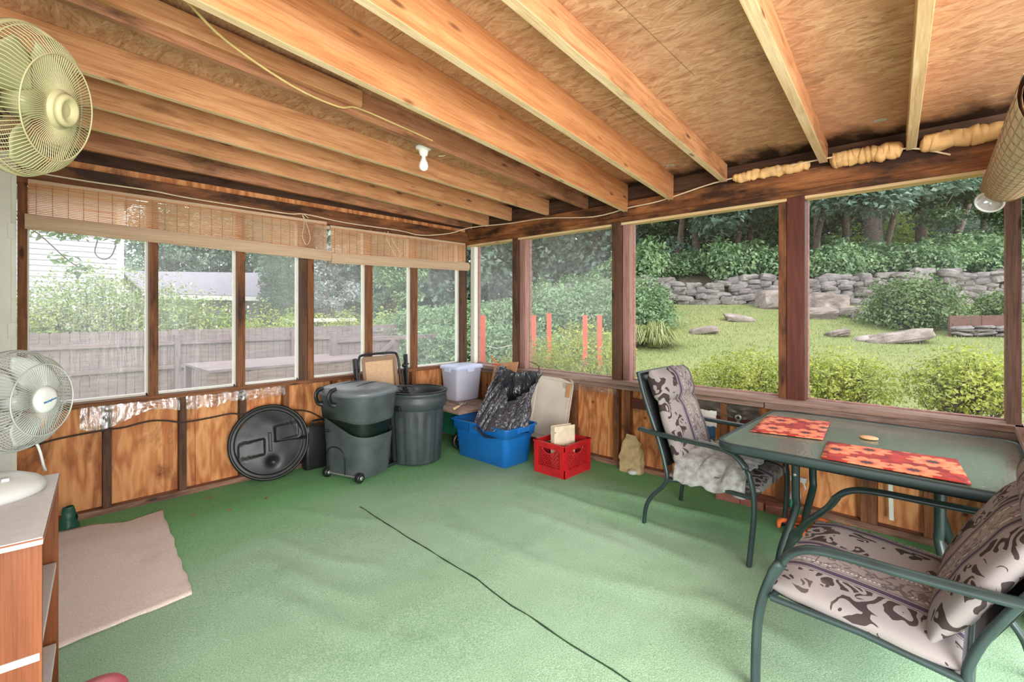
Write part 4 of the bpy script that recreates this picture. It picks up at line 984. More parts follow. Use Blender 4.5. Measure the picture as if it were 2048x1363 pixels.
t = thing('milk_crate', 'red plastic milk crate with diamond lattice sides standing beside the blue tote', 'crate', (3.475, 2.645, 0))
CW, CD, CH = .385, .335, .285
def crate_side(mb, M, w):
    h = CH
    mb.box((0, 0, .032), (w, .012, .064), M); mb.box((0, 0, h - .022), (w, .014, .044), M); mb.box((0, -.004, h - .006), (w + .01, .024, .010), M)
    mb.box((0, -.003, .068), (w, .018, .008), M); mb.box((0, -.003, h - .047), (w, .018, .008), M)
    for s in (-1, 1):
        mb.box((s * (w / 2 - .022), 0, h / 2), (.044, .013, h), M); mb.box((s * (w / 2 - .036), -.006, h / 2), (.007, .014, h), M); mb.box((s * (w / 2 - .012), -.006, h / 2), (.006, .014, h), M)
    x0, x1, z0, z1 = -w / 2 + .04, w / 2 - .04, .07, h - .05
    for s in (-1, 1):
        c = -1.0
        while c < 1.2:
            pts = []
            for (xx) in (x0, x1):
                zz = s * (xx) * 1.15 + c
                if z0 <= zz <= z1: pts.append((xx, zz))
            for zz in (z0, z1):
                xx = (zz - c) / (s * 1.15)
                if x0 < xx < x1: pts.append((xx, zz))
            if len(pts) == 2:
                def cut(p, q):   # leave the arched hand hole open
                    out = []
                    for i in range(25):
                        f = i / 24; x = p[0] + (q[0] - p[0]) * f; z = p[1] + (q[1] - p[1]) * f
                        if not ((x / .075) ** 2 + ((z - z1) / .05) ** 2 < 1): out.append((x, z))
                    return out
                k = cut(*pts)
                if len(k) > 2: mb.add(*barg((k[0][0], 0, k[0][1]), (k[-1][0], 0, k[-1][1]), .007, .010), M=M)
            c += .036
    mb.tube([(.075 * math.cos(a), -.002, z1 - .05 * math.sin(a)) for a in np.linspace(0, math.pi, 14)], .006, 6, M=M)
def barg(p, q, w, h):
    b = MB().bar(p, q, h, w, (0, 0, 1)) if abs(p[2] - q[2]) < 1e-6 else MB().bar(p, q, w, h, (0, 1, 0)); return b.v, b.f
mb = MB()
crate_side(mb, Matrix.Translation((0, -CD / 2, 0)), CW)
crate_side(mb, Matrix.Rotation(math.pi, 4, 'Z') @ Matrix.Translation((0, -CD / 2, 0)), CW)
crate_side(mb, Matrix.Rotation(math.pi / 2, 4, 'Z') @ Matrix.Translation((0, -CW / 2, 0)), CD)
crate_side(mb, Matrix.Rotation(-math.pi / 2, 4, 'Z') @ Matrix.Translation((0, -CW / 2, 0)), CD)
mb.build('lattice_sides', M_red, t)
MB().box((0, 0, .006), (CW - .01, CD - .01, .010)).build('bottom', M_red, t)
t = thing('book', 'cream cloth-bound album standing upright in the red milk crate', 'book', (3.43, 2.60, .012), math.radians(-18))
MB().box((0, 0, .205), (.20, .052, .39)).build('pages', M_offwhite, t, .003)
for s in (-1, 1): MB().box((-.004, s * .03, .205), (.215, .005, .41)).build('cover', M_paper, t, .002)
MB().box((-.112, 0, .205), (.006, .062, .41)).build('spine', M_paper, t, .002)
MB().box((-.108, 0, .36), (.012, .068, .012)).build('band', M_brownfab, t, .001)

# paper bag and bits along the right wall
t = thing('paper_bag', 'crumpled tan paper bag on the floor against the right wall', 'bag', (3.86, 2.16, 0))
sack = [rring(.10, .20, .02, 0, 2), rring(.11, .215, .02, .01, 2), rring(.10, .20, .02, .12, 2), rring(.075, .19, .015, .20, 2), rring(.045, .15, .012, .27, 2), rring(.03, .10, .01, .325, 2)]
mb = MB(); fine = []
for a_ in range(len(sack) - 1):
    for k in range(4): fine.append([tuple(Vector(p).lerp(Vector(q), k / 4)) for p, q in zip(sack[a_], sack[a_ + 1])])
fine.append(sack[-1])
fine = [[(x + .05 * z + .022 * nz(y * 24, z * 22, 3), y + .03 * z + .018 * nz(x * 30, z * 20, 9), z + .03 * nz(y * 26, x * 26, 5) * (z > .25)) for x, y, z in r_] for r_ in fine]
mb.loft(fine, False, True, True); mb.sm = [False] * len(mb.f); mb.build('bag', M_kraft, t)
mb = MB().lathe([(0, .01), (.04, .012), (.045, .03), (.02, .045), (0, .046)], 14, Matrix.Translation((-.07, -.05, 0))); mb.build('foil_scrap', M_white_plastic, t)
for i, (y, x, rz, c) in enumerate(((1.30, 3.80, .1, 'rough brick lying nearest the far chair by the wall'), (1.12, 3.80, -.15, 'middle rough brick along the foot of the right wall'), (.95, 3.79, .2, 'brick nearest the spray bottle at the wall foot'))):
    t = thing('brick', c, 'brick', (x, y, 0), rz, 'bricks along the right wall'); MB().box((0, 0, .03), (.09, .17, .06)).build('brick', M_brick, t, .006)
t = thing('work_glove', 'white and blue work glove hanging from the ledge behind the far chair', 'glove', (3.905, 1.50, .60))
mb = MB().grid(10, 10, lambda u, v: (-.012 - .014 * math.sin(u * 3.1), -.075 + .15 * u + .01 * nz(u * 4, v * 4), .045 - .13 * v + .01 * nz(u * 6, 2))); mb.build('cuff', M_whitecloth, t, solid=.01)
mb = MB().grid(10, 8, lambda u, v: (-.014 - .02 * math.sin(u * 3.1), -.065 + .12 * u * (1 - .2 * v), -.08 - .09 * v + .01 * nz(u * 5, v))); mb.build('palm', M_bluecloth, t, solid=.014)
for k in range(4): MB().tube([(-.025, -.055 + .03 * k, -.165), (-.03, -.058 + .031 * k, -.20 - .015 * (k % 2))], [.013, .009], 8).build('finger', M_bluecloth, t)
t = thing('wrench', 'steel spanner hanging from the ledge in the middle', 'wrench', (3.915, 1.265, .60))
mb = MB().bar((-.008, 0, .0), (-.008, 0, -.20), .008, .022, (0, 1, 0)); mb.lathe([(.012, -.005), (.026, -.005), (.026, .005), (.012, .005), (.012, -.005)], 20, zframe((-.008, 0, .015), (1, 0, 0))); mb.build('spanner', M_steel, t)
t = thing('red_clamp', 'small red clamp hanging from the ledge beside the spanner', 'clamp', (3.915, 1.09, .60))
mb = MB().lathe([(.012, -.01), (.032, -.01), (.032, .01), (.012, .01), (.012, -.01)], 20, zframe((-.012, 0, .01), (1, 0, 0))); mb.bar((-.012, 0, -.01), (-.012, 0, -.11), .02, .022, (0, 1, 0)); mb.build('clamp', M_red, t)
t = thing('spray_bottle', 'spray bottle half full of green cleaner on the floor behind the table leg', 'spray bottle', (3.84, .86, 0))
MB().loft([rring(.08, .055, .02, 0), rring(.085, .06, .022, .01), rring(.085, .06, .022, .12)], True, True, True).build('liquid', M_teal, t)
MB().loft([rring(.086, .061, .022, .118), rring(.084, .058, .022, .14), rring(.05, .04, .017, .19), rring(.034, .03, .012, .21)], True, False, True).build('bottle', M_clearbox, t)
h = MB(); h.lathe([(0, .21), (.019, .21), (.019, .235), (0, .235)], 18); h.box((-.012, -.02, .262), (.03, .10, .035)); h.bar((-.012, -.05, .25), (-.016, -.07, .20), .012, .010); h.build('trigger_head', M_white_plastic, t, .004)
def glove(loc, rz, label):
    t = thing('rubber_glove', label, 'glove', loc, rz, 'orange gloves under the table')
    mb = MB().grid(18, 10, lambda u, v: ((.075 - .02 * v + .012 * nz(u * 5, v * 4)) * math.cos(u * 6.283) , -.10 + .20 * v, .035 + .03 * math.sin(u * 6.283) + .014 * nz(u * 4, v * 5, 2))); mb.build('palm', M_orange, t)
    for k in range(4): MB().tube(spline([(-.05 + .034 * k, .09, .035), (-.06 + .04 * k, .14, .05 - .01 * k), (-.06 + .036 * k, .175, .02)], 4), [.018] * 5 + [.016, .014, .012, .008], 8).build('finger', M_orange, t)
    MB().tube(spline([(.06, 0, .04), (.10, .04, .05), (.11, .08, .02)], 4), [.018, .018, .017, .016, .016, .015, .014, .012, .008], 8).build('thumb', M_orange, t)
glove((3.60, .80, .003), 1.9, 'orange rubber glove lying nearer the spray bottle'); glove((3.66, .60, .003), .5, 'orange rubber glove lying nearer the table leg')
tag(board('white_stick', (3.915, .33, .10), (3.915, .345, .72), .025, .012, M_whitetrim, None, (1, 0, 0)), 'thin white stick standing against the right wall under the table', 'stick')

# ------------------------------------------------------------------ patio table, chairs
TZ = .735; tx0, tx1, ty0, ty1 = 2.66, 3.83, -.245, 1.00
t = thing('patio_table', 'dark green metal patio table with dimpled glass top along the right wall', 'table', ((tx0 + tx1) / 2, (ty0 + ty1) / 2, 0))
w, d = tx1 - tx0, ty1 - ty0
MB().loft([rring(w - .05, d - .05, .09, TZ - .012, 8), rring(w - .05, d - .05, .09, TZ - .004, 8)], False, True, True).build('glass_top', M_tglass, t)
outer, inner = w, w - .05
MB().loft([rring(w - .06, d - .06, .09, TZ - .014, 8), rring(w - .01, d - .01, .12, TZ - .05, 8), rring(w, d, .125, TZ - .035, 8), rring(w, d, .125, TZ - .008, 8), rring(w - .012, d - .012, .12, TZ, 8), rring(w - .045, d - .045, .10, TZ - .001, 8), rring(w - .055, d - .055, .095, TZ - .006, 8)], True).build('rim', M_darkgreen, t)
lx, ly = .21, .30
for sx_ in (-1, 1):
    for sy_ in (-1, 1):
        L = MB().tube(spline([(sx_ * lx, sy_ * ly, TZ - .03), (sx_ * lx, sy_ * ly, .42), (sx_ * (lx - .0), sy_ * (ly + .0), .34), (sx_ * (lx + .06), sy_ * (ly + .05), .14), (sx_ * (lx + .09), sy_ * (ly + .07), .002)], 5), .021, 14); L.build('leg', M_darkgreen, t)
for sx_ in (-1, 1): MB().tube([(sx_ * lx, -ly, TZ - .13), (sx_ * lx, ly, TZ - .13)], .014, 10).build('crossbar', M_darkgreen, t)
for sy_ in (-1, 1): MB().tube([(-lx, sy_ * ly, TZ - .09), (lx, sy_ * ly, TZ - .09)], .014, 10).build('crossbar', M_darkgreen, t)
bl_ = MB()
for sx_ in (-1, 1):
    for sy_ in (-1, 1):
        bl_ = MB(); bl_.lathe([(0, .006), (.009, .006), (.009, -.03), (0, -.03)], 8, zframe((sx_ * lx - .021, sy_ * ly, TZ - .2), (-1, 0, 0))); bl_.build('bolt', M_steel, t)
def placemat(name, pts, label):
    c = sum((Vector(p) for p in pts), Vector()) / 4
    mb = MB().grid(14, 10, lambda u, v: Vector(pts[0]).lerp(Vector(pts[1]), u).lerp(Vector(pts[3]).lerp(Vector(pts[2]), u), v) - c + Vector((0, 0, .0006 * nz(u * 4, v * 4))))
    o = mb.build(name, M_placemat, None, 0, Matrix.Translation(c), 0, .002); return tag(o, label, 'placemat', 'floral placemats on the patio table')
def tp(px, py): return on(px, py, z=TZ + .003)
placemat('placemat', [tp(1535, 830), tp(1661, 843), tp(1646, 879), tp(1500, 861)], 'red and orange flowered placemat at the far left end of the table')
placemat('placemat', [tp(1655, 882), tp(1914, 918), tp(1944, 969), tp(1641, 915)], 'red and orange flowered placemat at the near edge of the table')
p = on(1738, 876, z=TZ); tag(MB().lathe([(0, 0), (.042, 0), (.044, .003), (.04, .007), (.012, .008), (0, .006)], 28).build('umbrella_hole_cap', M_peach, None, 0, Matrix.Translation(p)), 'small round peach cap in the middle of the glass table top', 'cap')

def patio_chair(front_c, ang, label, sw=.355, ss=1.0, back_top=1.03, lean=0.0, ffs=(0.0, 0.0)):
    "ang: direction the chair faces; local +y is forward, the front feet stand at y = 0"
    t = thing('patio_chair', label, 'chair', (front_c[0], front_c[1], 0), ang - math.pi / 2, 'green patio armchairs with striped cushions')
    EL = (1.25, .62)
    for s in (-1, 1):
        k = s * sw; ff = ffs[0] if s < 0 else ffs[1]
        path = spline([(k, ff, .004), (k * .985, .012 + ff * .8, .14), (k * .965, .022 + ff * .55, .28), (k * .945, .018 + ff * .25, .40), (k * .935, -.005, .50), (k * .93, -.05, .575), (k * .93, -.115, .617), (k * .93, -.22, .632), (k * .93, -.40, .637), (k * .92, -.58, .645), (k * .91, -.70, .655)], 6)
        MB().tube(path, .021, 14, ell=(1.3, .72), up=(0, 1, 0) if False else (0, -.5, 1)).build('arm_leg', M_darkgreen, t)
        j = s * .285 * ss
        MB().tube(spline([(j * 1.0, -.69, .004), (j, -.675, .12), (j, -.63, .21), (j, -.53, .33), (j * .98, -.545, .45), (j * .97, -.60 - lean * .2, .62), (j * .95, -.69 - lean * .6, .85), (j * .92, -.745 - lean, back_top - .01)], 5), .014, 12).build('back_leg', M_darkgreen, t)
        MB().tube([(k * .955, .012, .385), (j, -.26, .372), (j, -.53, .345)], .013, 10).build('seat_rail', M_darkgreen, t)
        MB().tube([(k * .915, -.63, .645), (j * .97, -.605 - lean * .2, .63)], .011, 8).build('arm_bracket', M_darkgreen, t)
    MB().tube([(-sw * .95, .008, .385), (sw * .95, .008, .385)], .013, 10).build('front_bar', M_darkgreen, t)
    MB().tube([(-.27 * ss, -.745 - lean, back_top - .015), (.27 * ss, -.745 - lean, back_top - .015)], .013, 10).build('top_bar', M_darkgreen, t)
    MB().tube([(-.285 * ss, -.53, .335), (.285 * ss, -.53, .335)], .013, 10).build('rear_bar', M_darkgreen, t)
    MB().grid(6, 10, lambda u, v: ((-.27 + .54 * u) * ss, .0 - .52 * v, .388 - .045 * v - .012 * math.sin(v * 3.1))).build('sling_seat', M_black, t, solid=.004)
    MB().grid(6, 10, lambda u, v: ((-.265 + .53 * u) * ss, -.54 - (.20 + lean) * v, .42 + (back_top - .44) * v)).build('sling_back', M_black, t, solid=.004)
    def pad(name, prof, wid, th, seed, parent):
        "prof: centre line (y, z); thickness th(i)"
        rings = []; n = len(prof)
        for i, (y, z) in enumerate(prof):
            a = prof[max(0, i - 1)]; b = prof[min(n - 1, i + 1)]; ty, tz = b[0] - a[0], b[1] - a[1]; l = math.hypot(ty, tz); ny, nzv = -tz / l, ty / l
            e = min(1, .42 + .58 * min(i, n - 1 - i) / 1.6); T = th(i / (n - 1)) * e; ww = wid * (.95 + .05 * e)
            ring = []
            for k in range(28):
                an = 2 * math.pi * k / 28; c, s_ = math.cos(an), math.sin(an)
                px = math.copysign(abs(c) ** .35, c) * ww / 2; pt = math.copysign(abs(s_) ** .8, s_) * T / 2
                q = .008 * nz(px * 6, i * .5, seed)
                ring.append((px + .006 * nz(i * .6, seed), y + ny * (pt + q), z + nzv * (pt + q)))
            rings.append(ring)
        return MB().loft(rings, True, True, True).build(name, M_cushion, parent, sub=1)
    seatp = [(.035 - .545 * i / 12, .414 - .045 * i / 12 + .008 * math.sin(i / 12 * 3.1)) for i in range(13)]
    pad('seat_cushion', seatp, .575 * ss, lambda f: .105, 2, t)
    ty = lambda z: -.47 - (.20 + lean) * (z - .44) / .58
    backp = [(ty(z), z) for z in np.linspace(.40, .86, 12)]
    pad('back_cushion', [(y + .012, z) for y, z in backp], .53 * ss, lambda f: .085 + .02 * math.sin(f * 3.1), 5, t)
    hp_ = [(ty(z) + .016, z) for z in np.linspace(.83, back_top + .01, 9)]
    pad('headrest', hp_, .52 * ss, lambda f: .135, 8, t)
    return t
ch = patio_chair((3.245, .875), math.radians(-90.5), 'green metal armchair with striped cushion at the far end of the glass table')
ch2 = patio_chair((2.40, .50), math.radians(88), 'green metal armchair with striped cushion nearest the camera, cut by the picture edge', .435, 1.38, 1.04, .12, (.06, .24)); ch2.scale = (1, 1, .95)
# crumpled sheet thrown on the far chair
mb = MB()
def shp(u, v):
    x = -.30 + .58 * u; y = -.03 - .44 * v; e = max(0, (u - .80) / .20)
    z = .505 + .03 * nz(u * 5, v * 6, 1) + .016 * nz(u * 13, v * 11, 2) + .05 * max(0, 1 - ((u - .55) ** 2 + (v - .85) ** 2) * 14)
    dx = .08 * e * (1 - .5 * e); z -= .15 * e * e
    return (x + dx + .02 * nz(u * 7, v * 7, 4), y + .02 * nz(u * 6, v * 8, 5), z)
mb.grid(46, 40, shp); o = mb.build('crumpled_sheet', M_sheet, None, 0, Matrix.Translation((3.245, .875, 0)) @ Matrix.Rotation(math.radians(-90.5 - 90), 4, 'Z'), 1, .012)
tag(o, 'crumpled grey-white printed cloth heaped on the seat of the far armchair', 'cloth')

# ------------------------------------------------------------------ garden
WA = Vector((16.5, 10.2)); WN = Vector((.831, .556)); WD = Vector((.556, -.831))
def sst(a, b, x):
    t = max(0, min(1, (x - a) / (b - a))); return t * t * (3 - 2 * t)
def ground(x, y):
    s = (Vector((x, y)) - WA).dot(WN); t = max(0, min(1.4, (s + 14) / 14))
    f = 1 - .75 * sst(9, 17, y)
    z = -.42 + 2.05 * (t ** 1.15) * f
    if s > .6: z += f * (.75 * sst(.6, 1.6, s) + .13 * (s - .6))
    z -= .45 * sst(4.5, 9, y) * (1 - sst(5, 11, x))
    return z + .05 * nz(x * .5, y * .5) * sst(4, 7, max(x, y))
def grid_np(name, xs, ys, mat, parent=None, skip=None):
    V = [(x, y, ground(x, y)) for y in ys for x in xs]; nx = len(xs); Fc = []
    for j in range(len(ys) - 1):
        for i in range(nx - 1):
            cx, cy_ = (xs[i] + xs[i + 1]) / 2, (ys[j] + ys[j + 1]) / 2
            if skip and skip(cx, cy_): continue
            Fc.append((j * nx + i, j * nx + i + 1, (j + 1) * nx + i + 1, (j + 1) * nx + i))
    mb = MB(); mb.add(V, Fc, True); return mb.build(name, mat, parent)
gx = list(np.concatenate([np.arange(-8, 30, .4), np.arange(30, 72, 2)])); gy = list(np.concatenate([np.arange(-10, 24, .4), np.arange(24, 76, 2)]))
def behind(x, y): return (Vector((x, y)) - WA).dot(WN) > .5 and y < 12.5
tag(grid_np('lawn', gx, gy, M_lawn, None, lambda x, y: (x < 4.15 and y < 4.6) or behind(x, y)), None, None, None, 'structure')
M_litter = plain('leaf_litter', (70, 66, 46), .95, 0, .35, 3, .6, 20)
tag(grid_np('woodland_ground', gx, gy, M_litter, None, lambda x, y: not behind(x, y)), None, None, None, 'structure')

def raw(name, V, Fn, nper, mat, parent=None, smooth=False):
    me = bpy.data.meshes.new(name); n = len(Fn)
    me.vertices.add(len(V)); me.vertices.foreach_set('co', np.asarray(V, np.float32).ravel())
    me.loops.add(n * nper); me.loops.foreach_set('vertex_index', np.asarray(Fn, np.int32).ravel())
    me.polygons.add(n); me.polygons.foreach_set('loop_start', np.arange(0, n * nper, nper, dtype=np.int32))
    me.polygons.foreach_set('use_smooth', np.full(n, smooth)); me.materials.append(mat); me.update(calc_edges=True); me.validate()
    o = bpy.data.objects.new(name, me); COL.objects.link(o)
    if parent is not None: o.parent = parent
    return o

def leaves(name, blobs, n, size, mat, parent=None, seed=1, asp=.5, shell=.55, lay=.35, noiseamp=.25):
    "blobs: (x, y, z, rx, ry, rz); n leaves shared by volume; lay: how flat the leaves lie"
    rg = np.random.default_rng(seed); bl = np.array(blobs, float)
    w = (bl[:, 3] * bl[:, 4] * bl[:, 5]) ** (2 / 3); w /= w.sum()
    idx = rg.choice(len(bl), n, p=w); d = rg.normal(size=(n, 3)); d /= np.linalg.norm(d, axis=1)[:, None]
    r = shell + (1 - shell) * rg.random(n) ** .5
    bump = 1 + noiseamp * np.sin(d[:, 0] * 7 + idx * 1.7) * np.sin(d[:, 1] * 6 + idx) * np.cos(d[:, 2] * 5 + idx * .6)
    c = bl[idx, :3] + d * (r * bump)[:, None] * bl[idx, 3:6]
    nr = d * .8 + rg.normal(size=(n, 3)) * .7 + np.array([0, 0, lay * 2]); nr /= np.linalg.norm(nr, axis=1)[:, None]
    t = rg.normal(size=(n, 3)) + d * .6; t -= nr * (t * nr).sum(1)[:, None]; t /= np.linalg.norm(t, axis=1)[:, None] + 1e-9
    b = np.cross(nr, t); s = size * (.6 + .8 * rg.random(n))[:, None]
    V = np.empty((n, 4, 3)); V[:, 0] = c - t * s * .5; V[:, 1] = c + b * s * asp * .5 + nr * s * .08; V[:, 2] = c + t * s * .5 - nr * s * .1; V[:, 3] = c - b * s * asp * .5 + nr * s * .08
    return raw(name, V.reshape(-1, 3), np.arange(n * 4).reshape(n, 4), 4, mat, parent)

def stems(name, base, blobs, r, mat, parent, seed=1, n=8, forks=2):
    rg = random.Random(seed); mb = MB(); base = Vector(base)
    for i in range(n):
        b = rg.choice(blobs); tip = Vector((b[0] + rg.uniform(-.7, .7) * b[3], b[1] + rg.uniform(-.7, .7) * b[4], b[2] + rg.uniform(-.3, .6) * b[5]))
        st = base + Vector((rg.uniform(-1, 1), rg.uniform(-1, 1), 0)) * r * 3; mid = st.lerp(tip, .5) + Vector((rg.uniform(-.1, .1), rg.uniform(-.1, .1), .05)) * (tip - st).length
        mb.tube(spline([st, mid, tip], 4), [r * (1 - .75 * k / 8) for k in range(9)], 6, caps=False)
        for f in range(forks):
            q = st.lerp(tip, .45 + .2 * f); e = q + Vector((rg.uniform(-1, 1), rg.uniform(-1, 1), rg.uniform(.3, 1))) * .3 * (tip - st).length
            mb.tube([q, q.lerp(e, .5) + Vector((0, 0, .03)), e], [r * .5, r * .35, r * .15], 5, caps=False)
    return mb.build(name, mat, parent)

def bush(px, py, d, w, h, label, mat, n, size, kind='shrub', seed=1, name='bush', stem_r=.012, nb=9, asp=.5, low=.25, group=None, ns=14, lay=.35):
    "px, py: middle of the bush top; w, h: its width and height in metres"
    top = at(px, py, d); gz = ground(top.x, top.y); H = max(.3, top.z - gz) if h is None else h
    t = thing(name, label, kind, (top.x, top.y, top.z - H), 0, group); rg = random.Random(seed); bl = []
    for i in range(nb):
        a = 2 * math.pi * i / nb + rg.uniform(-.3, .3); k = rg.uniform(.25, .62) if i else 0
        hz = H * (low + (1 - low) * .55 + rg.uniform(-.1, .1) * (1 - low)) - (k * .28 * H)
        rr = w * rg.uniform(.2, .3)
        bl.append((math.cos(a) * k * w * .45, math.sin(a) * k * w * .45, hz, rr, rr, H * (1 - low) * rg.uniform(.34, .46)))
    if low < .06:
        for i in range(6): bl.append((math.cos(i * 1.05) * w * .26, math.sin(i * 1.05) * w * .26, H * .25, w * .27, w * .27, H * .28))
    bl.append((0, 0, H * (low + (1 - low) * .55), w * .32, w * .32, H * (1 - low) * .45))
    leaves('foliage', bl, n, size, mat, t, seed, asp, .5, lay)
    stems('stems', (0, 0, 0), bl, stem_r, M_stem, t, seed, ns)
    return t

# azaleas close outside the right-hand windows
bush(1100, 668, 6.9, 1.9, 1.25, 'long yellow-green azalea mound outside the second right pane', M_lf_azalea, 7000, .045, seed=3, low=.2, nb=11)
bush(1010, 705, 6.3, 1.0, .95, 'small yellow-green azalea outside the narrow corner pane', M_lf_azalea, 1800, .055, seed=4, low=.2)
bush(1205, 690, 6.6, 1.1, 1.1, 'yellow-green azalea nearest the dark post, behind the far chair', M_lf_azalea, 2200, .055, seed=5, low=.2)
bush(1502, 692, 5.9, 1.75, 1.05, 'bright azalea bush left of the red-brown post', M_lf_azalea, 7000, .042, seed=6, low=.3, nb=11, ns=30)
bush(1676, 690, 5.7, 1.5, 1.05, 'bright azalea bush right of the red-brown post', M_lf_azalea, 6000, .042, seed=7, low=.35, nb=10, ns=34)
bush(1932, 690, 4.9, 1.35, 1.1, 'leggy bright azalea with bare stems at the far right window edge', M_lf_azalea, 5000, .044, seed=8, low=.42, nb=10, ns=60)
# mounds further up the lawn
bush(1822, 548, 13.8, 3.0, 1.65, 'large rounded soft green bush on the lawn before the stone wall', M_lf_box, 11000, .10, seed=11, low=.02, nb=13)
bush(1990, 575, 13.6, 1.5, 1.0, 'small bush behind the dark edging at the right', M_lf_box, 2200, .09, seed=12, low=.05)
bush(1285, 548, 15.0, 2.6, 2.1, 'dark green bush at the end of the hedge beside the lawn', M_lf_hedge, 7000, .11, seed=13, low=.02, nb=11)
bush(1170, 640, 11.5, 2.4, 1.0, 'low yellow-green bush behind the red stakes', M_lf_azalea, 3200, .08, seed=14, low=.05)

def grass_clump(px, py, d, w, h, label, seed, n=420):
    p = at(px, py, d); gz = ground(p.x, p.y); t = thing('ornamental_grass', label, 'grass clump', (p.x, p.y, gz)); rg = np.random.default_rng(seed); V = []; Fc = []
    for i in range(n):
        a = rg.random() * 6.283; sp_ = w * .5 * rg.random() ** .6; l = h * (.45 + .75 * rg.random()) * (1.25 - .9 * sp_ / w); c, s = math.cos(a), math.sin(a); wd = .012
        pts = [(c * sp_ * .45, s * sp_ * .45, 0), (c * sp_ * .7, s * sp_ * .7, l * .72), (c * sp_ * 1.0, s * sp_ * 1.0, l * .8), (c * sp_ * 1.4, s * sp_ * 1.4, l * .3)]
        b = len(V)
        for k, q in enumerate(pts):
            ww = wd * (1, 1, .7, .15)[k]; V += [(q[0] - s * ww, q[1] + c * ww, q[2]), (q[0] + s * ww, q[1] - c * ww, q[2])]
        Fc += [(b + 2 * k, b + 2 * k + 1, b + 2 * k + 3, b + 2 * k + 2) for k in range(3)]
    raw('blades', V, Fc, 4, M_lf_grass, t); return t
grass_clump(1312, 672, 12.2, 1.3, .62, 'arching clump of ornamental grass on the lawn behind the far chair', 2, 520)
grass_clump(1262, 672, 12.4, 1.1, .6, 'second clump of ornamental grass beside the dark window post', 3, 380)

# hedge across the back left, as a row of clipped shrubs
for i, (px, py, d, w, seed) in enumerate(((870, 608, 15.5, 4.4, 21), (960, 600, 15.2, 4.2, 22), (1050, 590, 15.0, 4.2, 23), (1130, 572, 15.0, 4.2, 24), (1205, 554, 15.2, 4.0, 25))):
    bush(px, py, d, w, None, ('hedge shrub furthest left, behind the wooden gate', 'hedge shrub seen through the narrow corner pane', 'hedge shrub behind the first pair of red stakes', 'hedge shrub in the middle of the second right pane', 'tallest hedge shrub beside the dark window post')[i], M_lf_hedge, 7500, .12, 'hedge', seed, 'hedge_shrub', .03, 11, .5, .0, 'hedge at the end of the garden')
for i, (px, py, d, w, l) in enumerate(((868, 648, 11.6, 2.0, 'low dark shrub behind the wide grey post'), (925, 645, 11.2, 2.2, 'low dark shrub seen through the corner post'), (985, 642, 10.8, 2.2, 'low dark shrub behind the nearest red stake'), (1050, 640, 11.0, 2.0, 'low dark shrub behind the mauve post'))):
    bush(px, py, d, w, None, l, M_lf_hedge, 4200, .1, 'shrub', 210 + i, 'low_shrub', .02, 9, .5, .0)
# red stakes
for i, (px, y0, y1, d) in enumerate(((965, 630, 735, 7.6), (1067, 630, 690, 9.0), (1098, 626, 690, 9.2), (1170, 630, 700, 9.0), (1199, 630, 700, 9.2))):
    a = at(px, y0, d); l = ('red stake outside the corner pane', 'first red stake right of the mauve post', 'second red stake right of the mauve post', 'third red stake, over the azalea mound', 'red stake nearest the dark post')[i]
    tag(board('garden_stake', (a.x, a.y, ground(a.x, a.y) - .05), (a.x, a.y, a.z), .09, .03, M_redstake, None, FW), l, 'stake', 'red stakes in the garden')
wv = [at(965 + 30 * k, 690 + (6 if k % 2 else 0), 7.7 + .2 * k) for k in range(4)]
tag(MB().tube(spline(wv, 4), .006, 6).build('garden_wire', M_steel), 'thin wire strung from the nearest red stake', 'wire')

# dry stone wall along the wood, with loose boulders at its foot
def stone(mb, c, sx_, sy_, sz, rz, seed, n=9):
    rg = random.Random(seed); M = Matrix.Translation(c) @ Matrix.Rotation(rz, 4, 'Z') @ Matrix.Rotation(rg.uniform(-.25, .25), 4, 'X') @ Matrix.Rotation(rg.uniform(-.2, .2), 4, 'Y')
    def fn(u, v):
        th, ph = u * 2 * math.pi, (v - .5) * math.pi; x, y, z = math.cos(ph) * math.cos(th), math.cos(ph) * math.sin(th), math.sin(ph)
        f = lambda q: math.copysign(abs(q) ** .62, q); k = 1 + .22 * nz(x * 1.7 + seed, y * 1.7, z * 1.7)
        return (f(x) * sx_ * k, f(y) * sy_ * k, f(z) * sz * k)
    return mb.grid(n + 3, n - 3, fn, False, M)
wall = thing('stone_wall', 'long dry fieldstone wall below the trees across the top of the lawn', 'wall', (20.5, 5, 1.7)); WO = Vector(wall.location)
rg = random.Random(5); stones = []
L = 0.0
wx = -3.0
while wx < 17.5:
    hh = .95 + .25 * nz(wx * .4, 1) + .2 * sst(4, 12, wx); z = 0.0; row = 0
    wx2 = wx
    step = rg.uniform(.34, .62)
    while z < hh:
        sz = rg.uniform(.10, .19); off = rg.uniform(-.22, .22); p = WA + WD * (wx + off) + WN * (.45 + .12 * z + rg.uniform(-.08, .08))
        stones.append((p, ground(*(WA + WD * wx)) + z + sz * .8, rg.uniform(.2, .38), rg.uniform(.2, .3), sz, rg.uniform(0, 1000))); z += sz * 1.55
    wx += step * .78
stones.sort(key=lambda q: (q[0].length))
rzw = math.atan2(WD.y, WD.x)
for k, q in enumerate(stones):
    if k == 0: rest = MB()
    if k < 90 and k % 1 == 0:
        mb = MB(); stone(mb, Vector((q[0].x, q[0].y, q[1])) - WO, q[2], q[3], q[4], rzw + rg.uniform(-.3, .3), int(q[5])); mb.build('stone', M_stone, wall)
    else: stone(rest, Vector((q[0].x, q[0].y, q[1])) - WO, q[2], q[3], q[4], rzw + rg.uniform(-.3, .3), int(q[5]))
tag(rest.build('stones_further_along', M_stone, wall), None, None, None, 'stuff')
